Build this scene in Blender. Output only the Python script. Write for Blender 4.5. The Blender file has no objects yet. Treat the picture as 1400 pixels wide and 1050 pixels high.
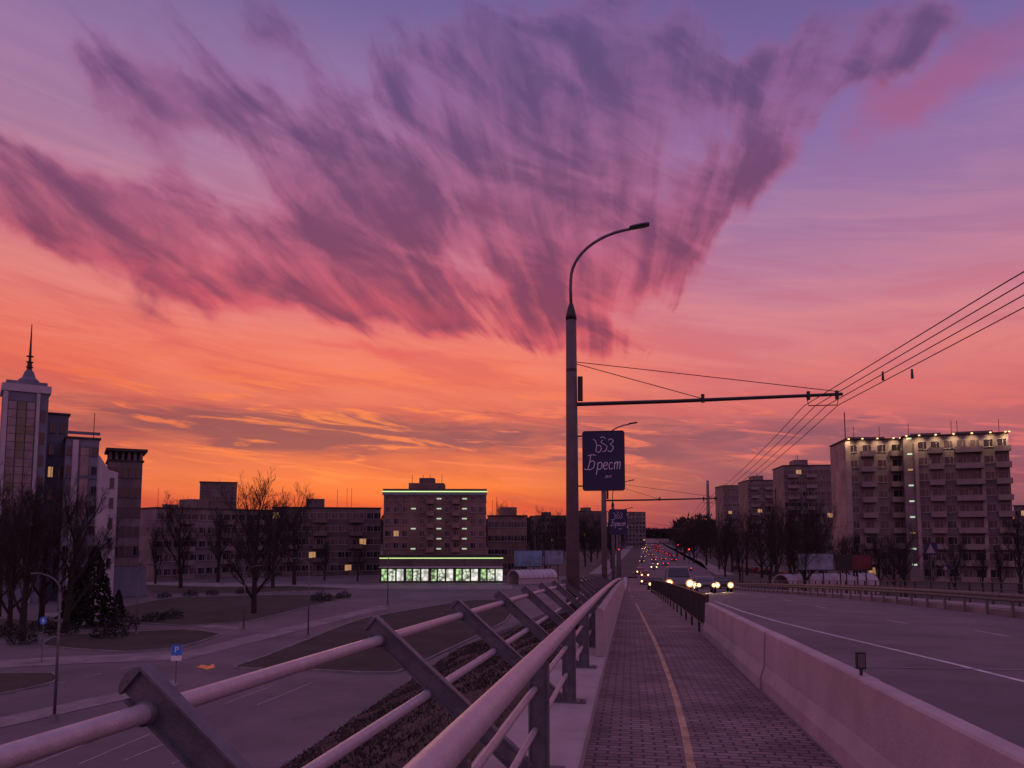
import bpy, math, random, bmesh
from mathutils import Vector, Matrix, Euler
random.seed(7)
sc = bpy.context.scene
C = sc.collection
R = math.radians
F = 1050.0
YAW = R(8.6); PITCH = R(5.0)
HZ = 730.0
SHIFT = HZ-525-F*math.tan(PITCH)
EYE = 9.0
CAMP = Vector((0, 0, EYE))
camd = bpy.data.cameras.new('camera'); cam = bpy.data.objects.new('camera', camd); C.objects.link(cam)
cam.location = CAMP; cam.rotation_euler = (R(90)+PITCH, 0, YAW)
camd.sensor_width = 36; camd.lens = 27; camd.shift_y = SHIFT/1400.0
camd.clip_start = 0.05; camd.clip_end = 20000
sc.camera = cam
RM = Euler((R(90)+PITCH, 0, YAW)).to_matrix()
AX = Vector((-math.sin(YAW), math.cos(YAW), 0))
def ray(px, py):
    return RM @ Vector(((px-700)/F, (525-py+SHIFT)/F, -1))
def P(px, py, D):
    d = ray(px, py); return CAMP + d*(D/d.dot(AX))
def G(px, py, z=0.0):
    d = ray(px, py); return CAMP + d*((z-EYE)/d.z)
def Hh(px, py, D): return P(px, py, D).z
def azel(px, py):
    d = ray(px, py).normalized(); return math.degrees(math.atan2(d.x, d.y)), math.degrees(math.asin(d.z))
def FC(px0, px1, D, tilt=0.0):
    # a facade between two sight lines, square to the line of sight, turned by tilt degrees
    A = P(px0, 730, D); r = ray((px0+px1)/2, 730); t = Vector((r.y, -r.x, 0)).normalized()
    t = Matrix.Rotation(R(tilt), 3, 'Z') @ t
    d = ray(px1, 730); d2 = Vector((d.x, d.y, 0)); den = t.x*d2.y-t.y*d2.x
    s = (-A.x*d2.y+A.y*d2.x)/den
    return Vector((A.x, A.y, 0)), Vector((A.x+t.x*s, A.y+t.y*s, 0))
def depth(p): return Vector((p.x, p.y, 0)).dot(AX)
def dz(Y):
    if Y < -25: Y = -25
    if Y < 0: return 7.4-.035*Y
    if Y < 64: return 7.4-.035*Y-.0002*Y*Y
    if Y < 110: return 4.341-.0606*(Y-64)
    if Y < 161: return 1.553*(1-(Y-110)/51)**2
    return 0.0
def rz(Y):
    t = min(1, max(0, (Y-100)/61)); return dz(Y)-.13+.16*t
def Pd(px, py, fn):
    d = ray(px, py); lo, hi = .5, 400
    for _ in range(50):
        m = (lo+hi)/2; p = CAMP+d*m
        if p.z > fn(p.y): lo = m
        else: hi = m
    return CAMP+d*lo
# ------------------------------------------------------------------ materials
def s2l(c):
    return tuple(((v/255)/12.92 if v/255 <= .04045 else (((v/255)+.055)/1.055)**2.4) for v in c)
MATS = {}
def mat(name, col, rough=.8, var=.25, scale=1.0, bump=0.0, metal=0.0, emit=None, es=0, spec=.5, bscale=None):
    m = bpy.data.materials.new(name); m.use_nodes = True; nt = m.node_tree; n = nt.nodes; l = nt.links
    b = n['Principled BSDF']; b.inputs['Roughness'].default_value = rough; b.inputs['Metallic'].default_value = metal
    b.inputs['Specular IOR Level'].default_value = spec
    tc = n.new('ShaderNodeTexCoord'); nz = n.new('ShaderNodeTexNoise'); nz.inputs['Scale'].default_value = scale
    nz.inputs['Detail'].default_value = 5; nz.inputs['Roughness'].default_value = .65
    l.new(tc.outputs['Object'], nz.inputs['Vector'])
    rp = n.new('ShaderNodeValToRGB'); e = rp.color_ramp.elements
    e[0].position = .3; e[1].position = .7
    e[0].color = tuple(c*(1-var) for c in col)+(1,); e[1].color = tuple(min(1, c*(1+var)) for c in col)+(1,)
    l.new(nz.outputs['Fac'], rp.inputs['Fac']); l.new(rp.outputs['Color'], b.inputs['Base Color'])
    if bump:
        nb = n.new('ShaderNodeTexNoise'); nb.inputs['Scale'].default_value = bscale or scale*8; nb.inputs['Detail'].default_value = 3
        l.new(tc.outputs['Object'], nb.inputs['Vector'])
        bp = n.new('ShaderNodeBump'); bp.inputs['Strength'].default_value = bump; bp.inputs['Distance'].default_value = .02
        l.new(nb.outputs['Fac'], bp.inputs['Height']); l.new(bp.outputs['Normal'], b.inputs['Normal'])
    if emit:
        b.inputs['Emission Color'].default_value = tuple(emit)+(1,); b.inputs['Emission Strength'].default_value = es
    MATS[name] = m; return m
def brickmat(name, c1, c2, mortar, bw, bh, scale=1.0, rough=.8, bump=.4, axes=None, ms=.012):
    m = mat(name, c1, rough); nt = m.node_tree; n = nt.nodes; l = nt.links; b = n['Principled BSDF']
    tc = n.new('ShaderNodeTexCoord'); bt = n.new('ShaderNodeTexBrick')
    bt.inputs['Scale'].default_value = scale; bt.inputs['Brick Width'].default_value = bw; bt.inputs['Row Height'].default_value = bh
    bt.inputs['Mortar Size'].default_value = ms
    bt.inputs['Color1'].default_value = c1+(1,); bt.inputs['Color2'].default_value = c2+(1,); bt.inputs['Mortar'].default_value = mortar+(1,)
    if axes:
        sp = n.new('ShaderNodeSeparateXYZ'); l.new(tc.outputs['Object'], sp.inputs[0])
        ad = n.new('ShaderNodeMath'); l.new(sp.outputs[0], ad.inputs[0]); l.new(sp.outputs[1], ad.inputs[1])
        cb = n.new('ShaderNodeCombineXYZ'); l.new(ad.outputs[0], cb.inputs[0]); l.new(sp.outputs[2], cb.inputs[1]); l.new(cb.outputs[0], bt.inputs['Vector'])
    else: l.new(tc.outputs['Object'], bt.inputs['Vector'])
    nz = n.new('ShaderNodeTexNoise'); nz.inputs['Scale'].default_value = 1.3 if not axes else .25; nz.inputs['Detail'].default_value = 6
    l.new(tc.outputs['Object'], nz.inputs['Vector'])
    mr = n.new('ShaderNodeMapRange'); mr.inputs[1].default_value = .3; mr.inputs[2].default_value = .7; mr.inputs[3].default_value = .6; mr.inputs[4].default_value = 1.3
    l.new(nz.outputs['Fac'], mr.inputs[0])
    vm = n.new('ShaderNodeVectorMath'); vm.operation = 'SCALE'; l.new(bt.outputs['Color'], vm.inputs[0]); l.new(mr.outputs[0], vm.inputs['Scale'])
    l.new(vm.outputs[0], b.inputs['Base Color'])
    bp = n.new('ShaderNodeBump'); bp.inputs['Strength'].default_value = bump; bp.inputs['Distance'].default_value = .01; bp.invert = True
    l.new(bt.outputs['Fac'], bp.inputs['Height']); l.new(bp.outputs['Normal'], b.inputs['Normal'])
    return m
asphalt = mat('asphalt', (.11, .095, .105), .75, .35, .5, .5, bscale=50)
asphalt_lot = mat('asphalt_lot', (.115, .098, .11), .7, .4, .12, .3, bscale=8)
pavers = brickmat('pavers', (.17, .115, .12), (.28, .19, .19), (.055, .045, .05), .2, .1, 1.0, .8, .9)
concrete = mat('concrete', (.40, .335, .345), .85, .16, 1.6, .3, bscale=40)
concrete_dark = mat('concrete_dark', (.21, .185, .19), .85, .35, .5, .3)
kerbm = mat('kerb_stone', (.2, .19, .19), .85, .3, .6)
grass = mat('grass_dark', (.035, .032, .022), .95, .5, .25, .6, bscale=3)
blade = mat('dry_grass', (.045, .035, .028), .95, .6, .8)
earth = mat('earth', (.04, .031, .027), .95, .6, .6, .8, bscale=8)
ground_m = mat('ground_soil', (.06, .05, .05), .95, .4, .02)
rail_m = mat('rail_paint', (.42, .38, .42), .42, .14, 12, .2, metal=.15, bscale=90)
post_m = mat('post_paint', (.12, .125, .15), .5, .25, 9, .2, metal=.2, bscale=60)
galv = mat('galvanised', (.12, .115, .125), .6, .3, 3, metal=.2)
pole_m = mat('pole_concrete', (.11, .095, .10), .8, .25, 2.5, .3)
black = mat('black_metal', (.02, .02, .022), .5, .2, 5)
white_line = mat('line_white', (.5, .48, .49), .7, .4, 2)
faint_line = mat('line_faint', (.3, .28, .29), .7, .4, 2)
yellow_line = mat('line_yellow', (.45, .3, .17), .75, .45, 5)
bark = mat('bark', (.03, .024, .022), .95, .3, 4)
needle = mat('needles', (.016, .022, .014), .95, .5, 2)
brick_brown = brickmat('brick_brown', (.17, .12, .10), (.22, .155, .13), (.17, .15, .14), .8, .3, 1.0, .85, .3, True)
brick_pale = brickmat('brick_pale', (.27, .22, .21), (.33, .27, .26), (.24, .2, .19), .9, .35, 1.0, .85, .3, True)
balc_m = mat('balcony_panel', (.22, .185, .18), .8, .15, .3)
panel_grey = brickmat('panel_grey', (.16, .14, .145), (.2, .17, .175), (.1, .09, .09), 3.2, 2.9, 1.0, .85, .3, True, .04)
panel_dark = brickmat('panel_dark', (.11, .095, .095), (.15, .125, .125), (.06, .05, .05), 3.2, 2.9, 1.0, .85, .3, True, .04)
white_wall = mat('white_wall', (.42, .4, .44), .7, .12, .4)
blue_wall = mat('blue_grey_wall', (.10, .125, .18), .7, .2, .4)
grey_wall = mat('grey_office_wall', (.15, .17, .225), .7, .2, .3)
roof_m = mat('roof_felt', (.05, .045, .05), .9, .3, 1)
frame_m = mat('window_frame', (.26, .24, .25), .6, .1, 3)
frame_d = mat('window_frame_dark', (.1, .1, .11), .6, .1, 3)
glass = mat('window_glass', (.015, .015, .02), .08, .3, .7, spec=.8)
glass2 = mat('window_curtain', (.08, .065, .07), .25, .4, .8)
lit_warm = mat('lit_warm', (.3, .2, .1), .5, .4, 1, emit=(1, .52, .22), es=.4)
lit_green = mat('lit_green', (.3, .35, .25), .5, .2, 1, emit=(.75, 1, .7), es=.6)
neon = mat('neon_green', (.5, .6, .4), .5, .1, 1, emit=(.72, 1, .38), es=1.1)
lampglow = mat('lamp_glow', (.8, .7, .5), .5, .1, 1, emit=(1, .6, .22), es=2.0)
headglow = mat('headlight_glow', (.9, .8, .6), .3, .1, 1, emit=(1, .68, .26), es=4.5)
headhalo = mat('headlight_halo', (.9, .6, .3), .3, .1, 1, emit=(1, .42, .1), es=.8)  # emissive orange added to imitate the glow around bright headlights
headmid = mat('headlight_dimmer', (.9, .8, .6), .3, .1, 1, emit=(1, .62, .24), es=2.2)
headfar = mat('headlight_far', (.9, .8, .6), .3, .1, 1, emit=(1, .5, .22), es=4.5)
headdim = mat('headlight_faint', (.9, .8, .6), .3, .1, 1, emit=(1, .5, .25), es=1.4)
tailglow = mat('taillight_glow', (.5, .02, .02), .3, .1, 1, emit=(1, .03, .03), es=5)
redglow = mat('red_glow', (.5, .02, .02), .3, .1, 1, emit=(1, .05, .07), es=.2)
rubber = mat('rubber', (.02, .02, .02), .9, .1, 5)
navy = mat('banner_navy', (.018, .02, .075), .6, .12, 3)
banner_white = mat('banner_white', (.75, .75, .85), .6, .05, 3)
sign_blue = mat('sign_blue', (.03, .12, .5), .4, .1, 3, emit=(.03, .12, .5), es=.1)
sign_white = mat('sign_white', (.8, .8, .8), .4, .05, 3)
wire_m = mat('wire', (.015, .013, .015), .6, .1, 3)
carpaints = {k: mat('paint_'+k, c, .25, .05, 1, metal=.2) for k, c in dict(white=(.14, .13, .14), silver=(.12, .12, .13), dark=(.02, .02, .025), red=(.15, .02, .02), blue=(.03, .04, .1)).items()}
# ------------------------------------------------------------------ mesh builder
class MB:
    def __init__(s): s.v = []; s.f = []
    def box(s, x0, x1, y0, y1, z0, z1):
        b = len(s.v)
        s.v += [(x, y, z) for z in (z0, z1) for y in (y0, y1) for x in (x0, x1)]
        s.f += [tuple(b+i for i in q) for q in ((0, 2, 3, 1), (4, 5, 7, 6), (0, 1, 5, 4), (2, 6, 7, 3), (0, 4, 6, 2), (1, 3, 7, 5))]
        return s
    def tube(s, pts, r, n=8, cap=True):
        pts = [Vector(p) for p in pts]; k = len(pts); b = len(s.v)
        rs = r if isinstance(r, (list, tuple)) else [r]*k
        prev = None
        for i, p in enumerate(pts):
            t = (pts[min(i+1, k-1)]-pts[max(i-1, 0)])
            if t.length < 1e-9: t = Vector((0, 0, 1))
            t.normalize()
            if prev is None:
                a = Vector((0, 0, 1)) if abs(t.z) < .9 else Vector((1, 0, 0))
                u = t.cross(a).normalized()
            else:
                u = (prev-t*prev.dot(t))
                u = u.normalized() if u.length > 1e-6 else t.orthogonal().normalized()
            prev = u; w = t.cross(u)
            for j in range(n):
                a = 2*math.pi*j/n; q = p+(u*math.cos(a)+w*math.sin(a))*rs[i]; s.v.append(tuple(q))
        for i in range(k-1):
            for j in range(n):
                a = b+i*n+j; c = b+i*n+(j+1) % n; s.f.append((a, c, c+n, a+n))
        if cap and n > 2:
            s.f.append(tuple(b+j for j in reversed(range(n)))); s.f.append(tuple(b+(k-1)*n+j for j in range(n)))
        return s
    def loft(s, rings, closed=True, caps=True):
        b = len(s.v); n = len(rings[0])
        for r in rings: s.v += [tuple(p) for p in r]
        for i in range(len(rings)-1):
            for j in range(n if closed else n-1):
                a = b+i*n+j; c = b+i*n+(j+1) % n; s.f.append((a, c, c+n, a+n))
        if caps and closed:
            s.f.append(tuple(b+j for j in reversed(range(n)))); s.f.append(tuple(b+(len(rings)-1)*n+j for j in range(n)))
        return s
    def poly(s, pts):
        b = len(s.v); s.v += [tuple(p) for p in pts]; s.f.append(tuple(range(b, b+len(pts)))); return s
    def mesh(s, m, smooth=False):
        me = bpy.data.meshes.new('mesh'); me.from_pydata(s.v, [], s.f); me.materials.append(m)
        bm = bmesh.new(); bm.from_mesh(me); bmesh.ops.recalc_face_normals(bm, faces=bm.faces); bm.to_mesh(me); bm.free()
        if smooth: me.polygons.foreach_set('use_smooth', [True]*len(me.polygons))
        return me
    def build(s, name, m, parent=None, smooth=False, loc=None):
        return ob(name, s.mesh(m, smooth), parent, loc)
def ob(name, me, parent=None, loc=None, rotz=0):
    o = bpy.data.objects.new(name, me); C.objects.link(o)
    if parent: o.parent = parent
    if loc is not None: o.location = loc
    if rotz: o.rotation_euler = (0, 0, rotz)
    return o
def tag(o, label=None, cat=None, group=None, kind=None):
    if label: o['label'] = label
    if cat: o['category'] = cat
    if group: o['group'] = group
    if kind: o['kind'] = kind
    return o
def thing(name, label, cat, loc, rotz=0, group=None, scale=1):
    o = bpy.data.objects.new(name, None); C.objects.link(o); o.empty_display_size = .3
    o.location = loc; o.rotation_euler = (0, 0, rotz); o.scale = (scale,)*3
    return tag(o, label, cat, group)
def copy_tree(o, parent=None):
    c = o.copy(); C.objects.link(c)
    if parent: c.parent = parent
    for ch in list(o.children): copy_tree(ch, c)
    return c
def struct(name, mb, m, label=None, smooth=False):
    o = mb.build(name, m, None, smooth); tag(o, label or name.replace('_', ' '), name.replace('_', ' '), kind='structure'); return o
def yrange(a, b, st):
    n = max(1, int(math.ceil((b-a)/st))); return [a+(b-a)*i/n for i in range(n+1)]
def sweep(mb, prof, Ys, fz=dz, fx=lambda y: 0, caps=True):
    return mb.loft([[(x+fx(y), y, fz(y)+z) for x, z in prof] for y in Ys], True, caps)
def strip(mb, xl, xr, Ys, fz):
    fl = xl if callable(xl) else (lambda y: xl); fr = xr if callable(xr) else (lambda y: xr)
    return mb.loft([[(fl(y), y, fz(y)), (fr(y), y, fz(y))] for y in Ys], False)
# ------------------------------------------------------------------ sky world
w = bpy.data.worlds.new('World'); sc.world = w; w.use_nodes = True
try:
    w.cycles.sampling_method = 'MANUAL'; w.cycles.sample_map_resolution = 256
except Exception: pass
nt = w.node_tree; WN = nt.nodes; WL = nt.links
for n in list(WN): WN.remove(n)
def lk(v, s):
    if isinstance(v, (int, float)): s.default_value = v
    else: WL.new(v, s)
def M_(op, a, b=0.0, c=0.0, clamp=False):
    n = WN.new('ShaderNodeMath'); n.operation = op; n.use_clamp = clamp
    lk(a, n.inputs[0]); lk(b, n.inputs[1]); lk(c, n.inputs[2]); return n.outputs[0]
def sst(v, a, b, lo=0.0, hi=1.0):
    n = WN.new('ShaderNodeMapRange'); n.interpolation_type = 'SMOOTHSTEP'
    lk(v, n.inputs[0])
    for i, q in enumerate((a, b, lo, hi)): n.inputs[i+1].default_value = q
    return n.outputs[0]
def comb(a, b, c=0.0):
    n = WN.new('ShaderNodeCombineXYZ'); lk(a, n.inputs[0]); lk(b, n.inputs[1]); lk(c, n.inputs[2]); return n.outputs[0]
def noise(vec, scale=1.0, detail=5, rough=.55, dist=0.0, col=False):
    n = WN.new('ShaderNodeTexNoise'); WL.new(vec, n.inputs['Vector']); n.inputs['Scale'].default_value = scale
    n.inputs['Detail'].default_value = detail; n.inputs['Roughness'].default_value = rough; n.inputs['Distortion'].default_value = dist
    return n.outputs['Color' if col else 'Fac']
def cen(n, k): return M_('MULTIPLY', M_('SUBTRACT', n, .5), k)
def add(*a):
    t = a[0]
    for q in a[1:]: t = M_('ADD', t, q)
    return t
def wramp(f, stops, lo, hi):
    v = M_('DIVIDE', M_('SUBTRACT', f, lo), hi-lo, clamp=True)
    n = WN.new('ShaderNodeValToRGB'); WL.new(v, n.inputs[0]); e = n.color_ramp.elements
    while len(e) < len(stops): e.new(.5)
    for i, (p, c) in enumerate(stops): e[i].position = (p-lo)/(hi-lo)
    for i, (p, c) in enumerate(stops): e[i].color = s2l(c)+(1,)
    return n.outputs[0]
def mixc(f, a, b):
    n = WN.new('ShaderNodeMix'); n.data_type = 'RGBA'; lk(f, n.inputs[0]); WL.new(a, n.inputs[6]); WL.new(b, n.inputs[7]); return n.outputs[2]
def rgb(c):
    n = WN.new('ShaderNodeRGB'); n.outputs[0].default_value = s2l(c)+(1,); return n.outputs[0]
tcn = WN.new('ShaderNodeTexCoord'); sp = WN.new('ShaderNodeSeparateXYZ'); WL.new(tcn.outputs['Generated'], sp.inputs[0])
AZ = M_('MULTIPLY', M_('ARCTAN2', sp.outputs[0], sp.outputs[1]), 57.2958)
EL = M_('MULTIPLY', M_('ARCSINE', sp.outputs[2]), 57.2958)
AE = comb(AZ, EL)
wn = noise(AE, .11, 4, .55, col=True)
vs = WN.new('ShaderNodeVectorMath'); vs.operation = 'SUBTRACT'; WL.new(wn, vs.inputs[0]); vs.inputs[1].default_value = (.5, .5, .5)
vm = WN.new('ShaderNodeVectorMath'); vm.operation = 'MULTIPLY'; WL.new(vs.outputs[0], vm.inputs[0]); vm.inputs[1].default_value = (9, 6, 0)
va = WN.new('ShaderNodeVectorMath'); WL.new(AE, va.inputs[0]); WL.new(vm.outputs[0], va.inputs[1])
AEW = va.outputs[0]
def blob(px, py, rx, ry, ang, wgt, vec=None):
    cx, cy = azel(px, py); kx = (azel(px+10, py)[0]-azel(px-10, py)[0])/20; ky = (azel(px, py-10)[1]-azel(px, py+10)[1])/20
    mp = WN.new('ShaderNodeMapping'); mp.vector_type = 'TEXTURE'; WL.new(vec or AEW, mp.inputs[0])
    mp.inputs[1].default_value = (cx, cy, 0); mp.inputs[2].default_value = (0, 0, R(ang)); mp.inputs[3].default_value = (rx*kx, ry*ky, 1)
    d = WN.new('ShaderNodeVectorMath'); d.operation = 'DOT_PRODUCT'; WL.new(mp.outputs[0], d.inputs[0]); WL.new(mp.outputs[0], d.inputs[1])
    return M_('MULTIPLY', M_('POWER', 2.71828, M_('MULTIPLY', d.outputs['Value'], -1.0)), wgt)
def bsum(lst, vec=None):
    t = None
    for b in lst:
        g = blob(*b, vec=vec); t = g if t is None else M_('ADD', t, g)
    return t
left = wramp(EL, [(0, (162, 62, 64)), (2, (200, 76, 62)), (4, (216, 106, 74)), (6.5, (188, 92, 82)), (9, (200, 92, 84)), (11.3, (230, 106, 84)), (14, (230, 116, 102)), (17.4, (218, 122, 120)), (20.5, (192, 118, 136)), (25, (168, 120, 154)), (30, (152, 116, 160)), (36, (116, 99, 150))], 0, 40)
mid = wramp(EL, [(0, (186, 62, 58)), (2, (226, 84, 54)), (3.5, (246, 122, 60)), (5, (228, 112, 74)), (7, (200, 98, 84)), (9, (212, 102, 88)), (11.5, (242, 120, 90)), (14, (234, 118, 104)), (17, (216, 114, 122)), (20, (198, 118, 142)), (25, (178, 122, 158)), (30, (150, 116, 165)), (36, (113, 98, 152))], 0, 40)
right = wramp(EL, [(0, (108, 68, 90)), (3, (132, 80, 100)), (6, (156, 88, 104)), (9, (208, 106, 108)), (12, (216, 120, 124)), (15, (208, 126, 140)), (18, (186, 122, 152)), (22, (158, 116, 160)), (27, (138, 109, 165)), (31, (120, 100, 157)), (36, (106, 89, 144))], 0, 40)
back = wramp(EL, [(0, (140, 94, 124)), (12, (182, 118, 156)), (30, (170, 130, 174)), (60, (150, 120, 170)), (90, (146, 118, 168))], 0, 90)
sky = mixc(sst(AZ, -42, -18), left, mid)
sky = mixc(sst(AZ, -12, 12), sky, right)
AAZ = M_('ABSOLUTE', M_('ADD', AZ, 8.0))
sky = mixc(sst(AAZ, 45, 100), sky, back)
sky = mixc(sst(EL, 38, 60), sky, back)
hn = noise(comb(M_('DIVIDE', M_('ADD', AZ, EL), 12.0), M_('DIVIDE', M_('ADD', EL, M_('MULTIPLY', AZ, .12)), 1.9)), 1, 5, .6, .6)
veil = M_('MULTIPLY', sst(hn, .42, .68), sst(EL, 38, 14))
rightm = sst(AZ, 15, -10, .55, 1.0)
sky = mixc(M_('MULTIPLY', M_('MULTIPLY', veil, .42), rightm), sky, wramp(EL, [(0, (240, 114, 66)), (8, (248, 128, 92)), (14, (244, 146, 126)), (20, (228, 150, 158)), (30, (190, 138, 176))], 0, 40))
mb_ = M_('MULTIPLY', sst(hn, .5, .34), sst(EL, 30, 16))
sky = mixc(M_('MULTIPLY', M_('MULTIPLY', mb_, .36), rightm), sky, wramp(EL, [(0, (176, 66, 66)), (9, (200, 80, 84)), (14, (206, 84, 98)), (20, (178, 90, 122)), (30, (134, 94, 142))], 0, 40))
# low grey-mauve stratus over the orange
n3 = noise(comb(M_('DIVIDE', M_('ADD', AZ, M_('MULTIPLY', EL, 1.5)), 8.0), M_('DIVIDE', M_('ADD', EL, M_('MULTIPLY', AZ, -.03)), 1.15), 3.3), 1, 5, .6, .9)
B2 = bsum([(260, 572, 250, 32, 0, 1.3), (430, 600, 190, 28, 0, 1.15), (60, 600, 150, 20, 3, .5), (650, 590, 160, 36, -4, .9), (880, 605, 170, 42, 0, 1.0), (1090, 590, 130, 24, 0, .75), (1260, 610, 220, 40, 0, 1.1), (120, 690, 220, 12, 0, .7), (700, 690, 200, 18, 0, .7), (1330, 690, 160, 30, 0, .5)], vec=AE)
d2 = sst(add(B2, -.55, cen(n3, 2.6)), 0, .9)
sky = mixc(M_('MULTIPLY', d2, .8), sky, wramp(AZ, [(-45, (138, 74, 82)), (-15, (134, 76, 88)), (5, (138, 82, 96)), (30, (132, 80, 104))], -45, 35))
n4 = noise(comb(M_('DIVIDE', M_('ADD', AZ, M_('MULTIPLY', EL, 2.0)), 6.0), M_('DIVIDE', M_('ADD', EL, M_('MULTIPLY', AZ, .07)), .8), 9.1), 1, 5, .6, .8)
fil = M_('MULTIPLY', sst(n4, .51, .64), M_('MULTIPLY', sst(EL, 2.2, 4.5), sst(EL, 13.5, 9)))
sky = mixc(M_('MULTIPLY', fil, .82), sky, wramp(AZ, [(-40, (242, 112, 76)), (-22, (255, 136, 74)), (-8, (250, 124, 86)), (20, (220, 108, 108))], -45, 35))
# big fan of mauve cloud: streaks that spread from a point low in the sky
ax0, el0 = azel(830, 660)
spw = WN.new('ShaderNodeSeparateXYZ'); WL.new(AEW, spw.inputs[0])
dx = M_('SUBTRACT', add(M_('MULTIPLY', AZ, .72), M_('MULTIPLY', spw.outputs[0], .28)), ax0); dy = M_('SUBTRACT', add(M_('MULTIPLY', EL, .72), M_('MULTIPLY', spw.outputs[1], .28)), el0)
rr = M_('SQRT', M_('ADD', M_('MULTIPLY', dx, dx), M_('MULTIPLY', dy, dy)))
th = M_('MULTIPLY', M_('ARCTAN2', dy, dx), 57.2958)
cw = sst(M_('ABSOLUTE', M_('DIVIDE', dx, rr)), 0.0, .6, .4, 1.0)
n1 = noise(comb(M_('DIVIDE', th, 11.0), M_('DIVIDE', rr, 15.0)), 1, 4, .52, .5)
n2 = noise(comb(M_('DIVIDE', th, 4.2), M_('DIVIDE', rr, 11.0), 5.0), 1, 3, .52, .4)
ca_, sa_ = math.cos(R(-28)), math.sin(R(-28))
uu = add(M_('MULTIPLY', AZ, ca_), M_('MULTIPLY', EL, sa_)); vv = add(M_('MULTIPLY', AZ, -sa_), M_('MULTIPLY', EL, ca_))
n5 = noise(comb(M_('DIVIDE', uu, 9.0), M_('DIVIDE', vv, 3.6), 2.0), 1, 5, .56, .6)
B1 = M_('MINIMUM', bsum([(60, 275, 270, 74, -14, 1.05), (330, 350, 230, 84, -18, .95), (520, 400, 200, 56, -14, .9), (230, 150, 130, 80, -40, .9), (430, 190, 230, 130, -30, .9), (370, 60, 90, 60, -60, .4), (640, 110, 190, 140, -20, .85), (620, 300, 170, 90, -15, .85),
           (820, 60, 210, 130, 0, .85), (810, 220, 200, 120, 0, .9), (800, 370, 90, 90, 0, .9), (740, 450, 130, 36, -10, .9), (960, 220, 180, 90, 40, .85), (1110, 120, 150, 66, 30, .9), (1240, 40, 200, 66, 10, .8), (880, 350, 80, 70, 50, .6),
           (285, 232, 75, 34, -35, -.75), (130, 200, 90, 18, -25, -.5), (650, 330, 60, 24, -50, -.35), (995, 60, 60, 90, -20, -.3)]), 1.1)
dd = add(B1, -.33, M_('MULTIPLY', add(cen(n1, 1.6), cen(n2, .7)), cw), cen(n5, 1.35))
d1 = sst(dd, 0, 1.3)
edge = wramp(EL, [(8, (230, 88, 92)), (13, (222, 88, 98)), (17, (204, 86, 106)), (21, (178, 88, 120)), (27, (154, 94, 138)), (36, (128, 92, 146))], 0, 40)
dark = wramp(EL, [(10, (134, 56, 82)), (15, (112, 54, 86)), (19, (110, 58, 92)), (24, (104, 64, 104)), (30, (92, 69, 114)), (36, (84, 72, 122))], 0, 40)
sky = mixc(M_('MULTIPLY', sst(d1, 0.0, .55), .82), sky, edge)
sky = mixc(M_('MULTIPLY', sst(add(d1, M_('MULTIPLY', cen(n2, .8), cw), cen(n5, 1.1)), .18, 1.05), .82), sky, dark)
B3 = bsum([(1350, 70, 190, 66, 25, 1.0), (1210, 150, 130, 46, 30, .7), (520, 488, 120, 10, -2, 1.1), (560, 425, 190, 26, -8, .8), (390, 70, 34, 60, 35, .4), (250, 385, 170, 18, -14, .7), (640, 240, 60, 40, -30, .5), (700, 300, 50, 30, -40, .5)])
d3 = sst(add(B3, -.35, cen(n1, .8), cen(n5, 1.2)), 0, .95)
sky = mixc(M_('MULTIPLY', d3, .5), sky, wramp(EL, [(8, (236, 74, 76)), (14, (226, 80, 92)), (20, (192, 84, 112)), (32, (162, 82, 118))], 0, 40))
sky = mixc(sst(EL, -.6, 0.0), rgb((60, 42, 55)), sky)
bg1 = WN.new('ShaderNodeBackground'); WL.new(sky, bg1.inputs[0]); bg1.inputs[1].default_value = 1.0
st = WN.new('ShaderNodeTexSky'); st.sky_type = 'NISHITA'; st.sun_disc = False; st.sun_elevation = R(1.0); st.sun_rotation = R(-20)
bg2 = WN.new('ShaderNodeBackground'); WL.new(st.outputs[0], bg2.inputs[0]); bg2.inputs[1].default_value = .006
ad = WN.new('ShaderNodeAddShader'); WL.new(bg1.outputs[0], ad.inputs[0]); WL.new(bg2.outputs[0], ad.inputs[1])
wo = WN.new('ShaderNodeOutputWorld'); WL.new(ad.outputs[0], wo.inputs[0])
sl = bpy.data.lights.new('sun', 'SUN'); sl.energy = .12; sl.angle = R(12); sl.color = (1, .5, .35)
so = bpy.data.objects.new('sun', sl); C.objects.link(so); so.rotation_euler = (R(90-3), 0, R(180+20))
def spot(loc, target, energy, color, size=60, blend=.6, rad=.1):
    l = bpy.data.lights.new('lamp_light', 'SPOT'); l.energy = energy; l.color = color; l.spot_size = R(size); l.spot_blend = blend; l.shadow_soft_size = rad
    o = bpy.data.objects.new('lamp_light', l); C.objects.link(o); o.location = loc
    o.rotation_euler = (Vector(target)-Vector(loc)).to_track_quat('-Z', 'Y').to_euler(); return o
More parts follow.
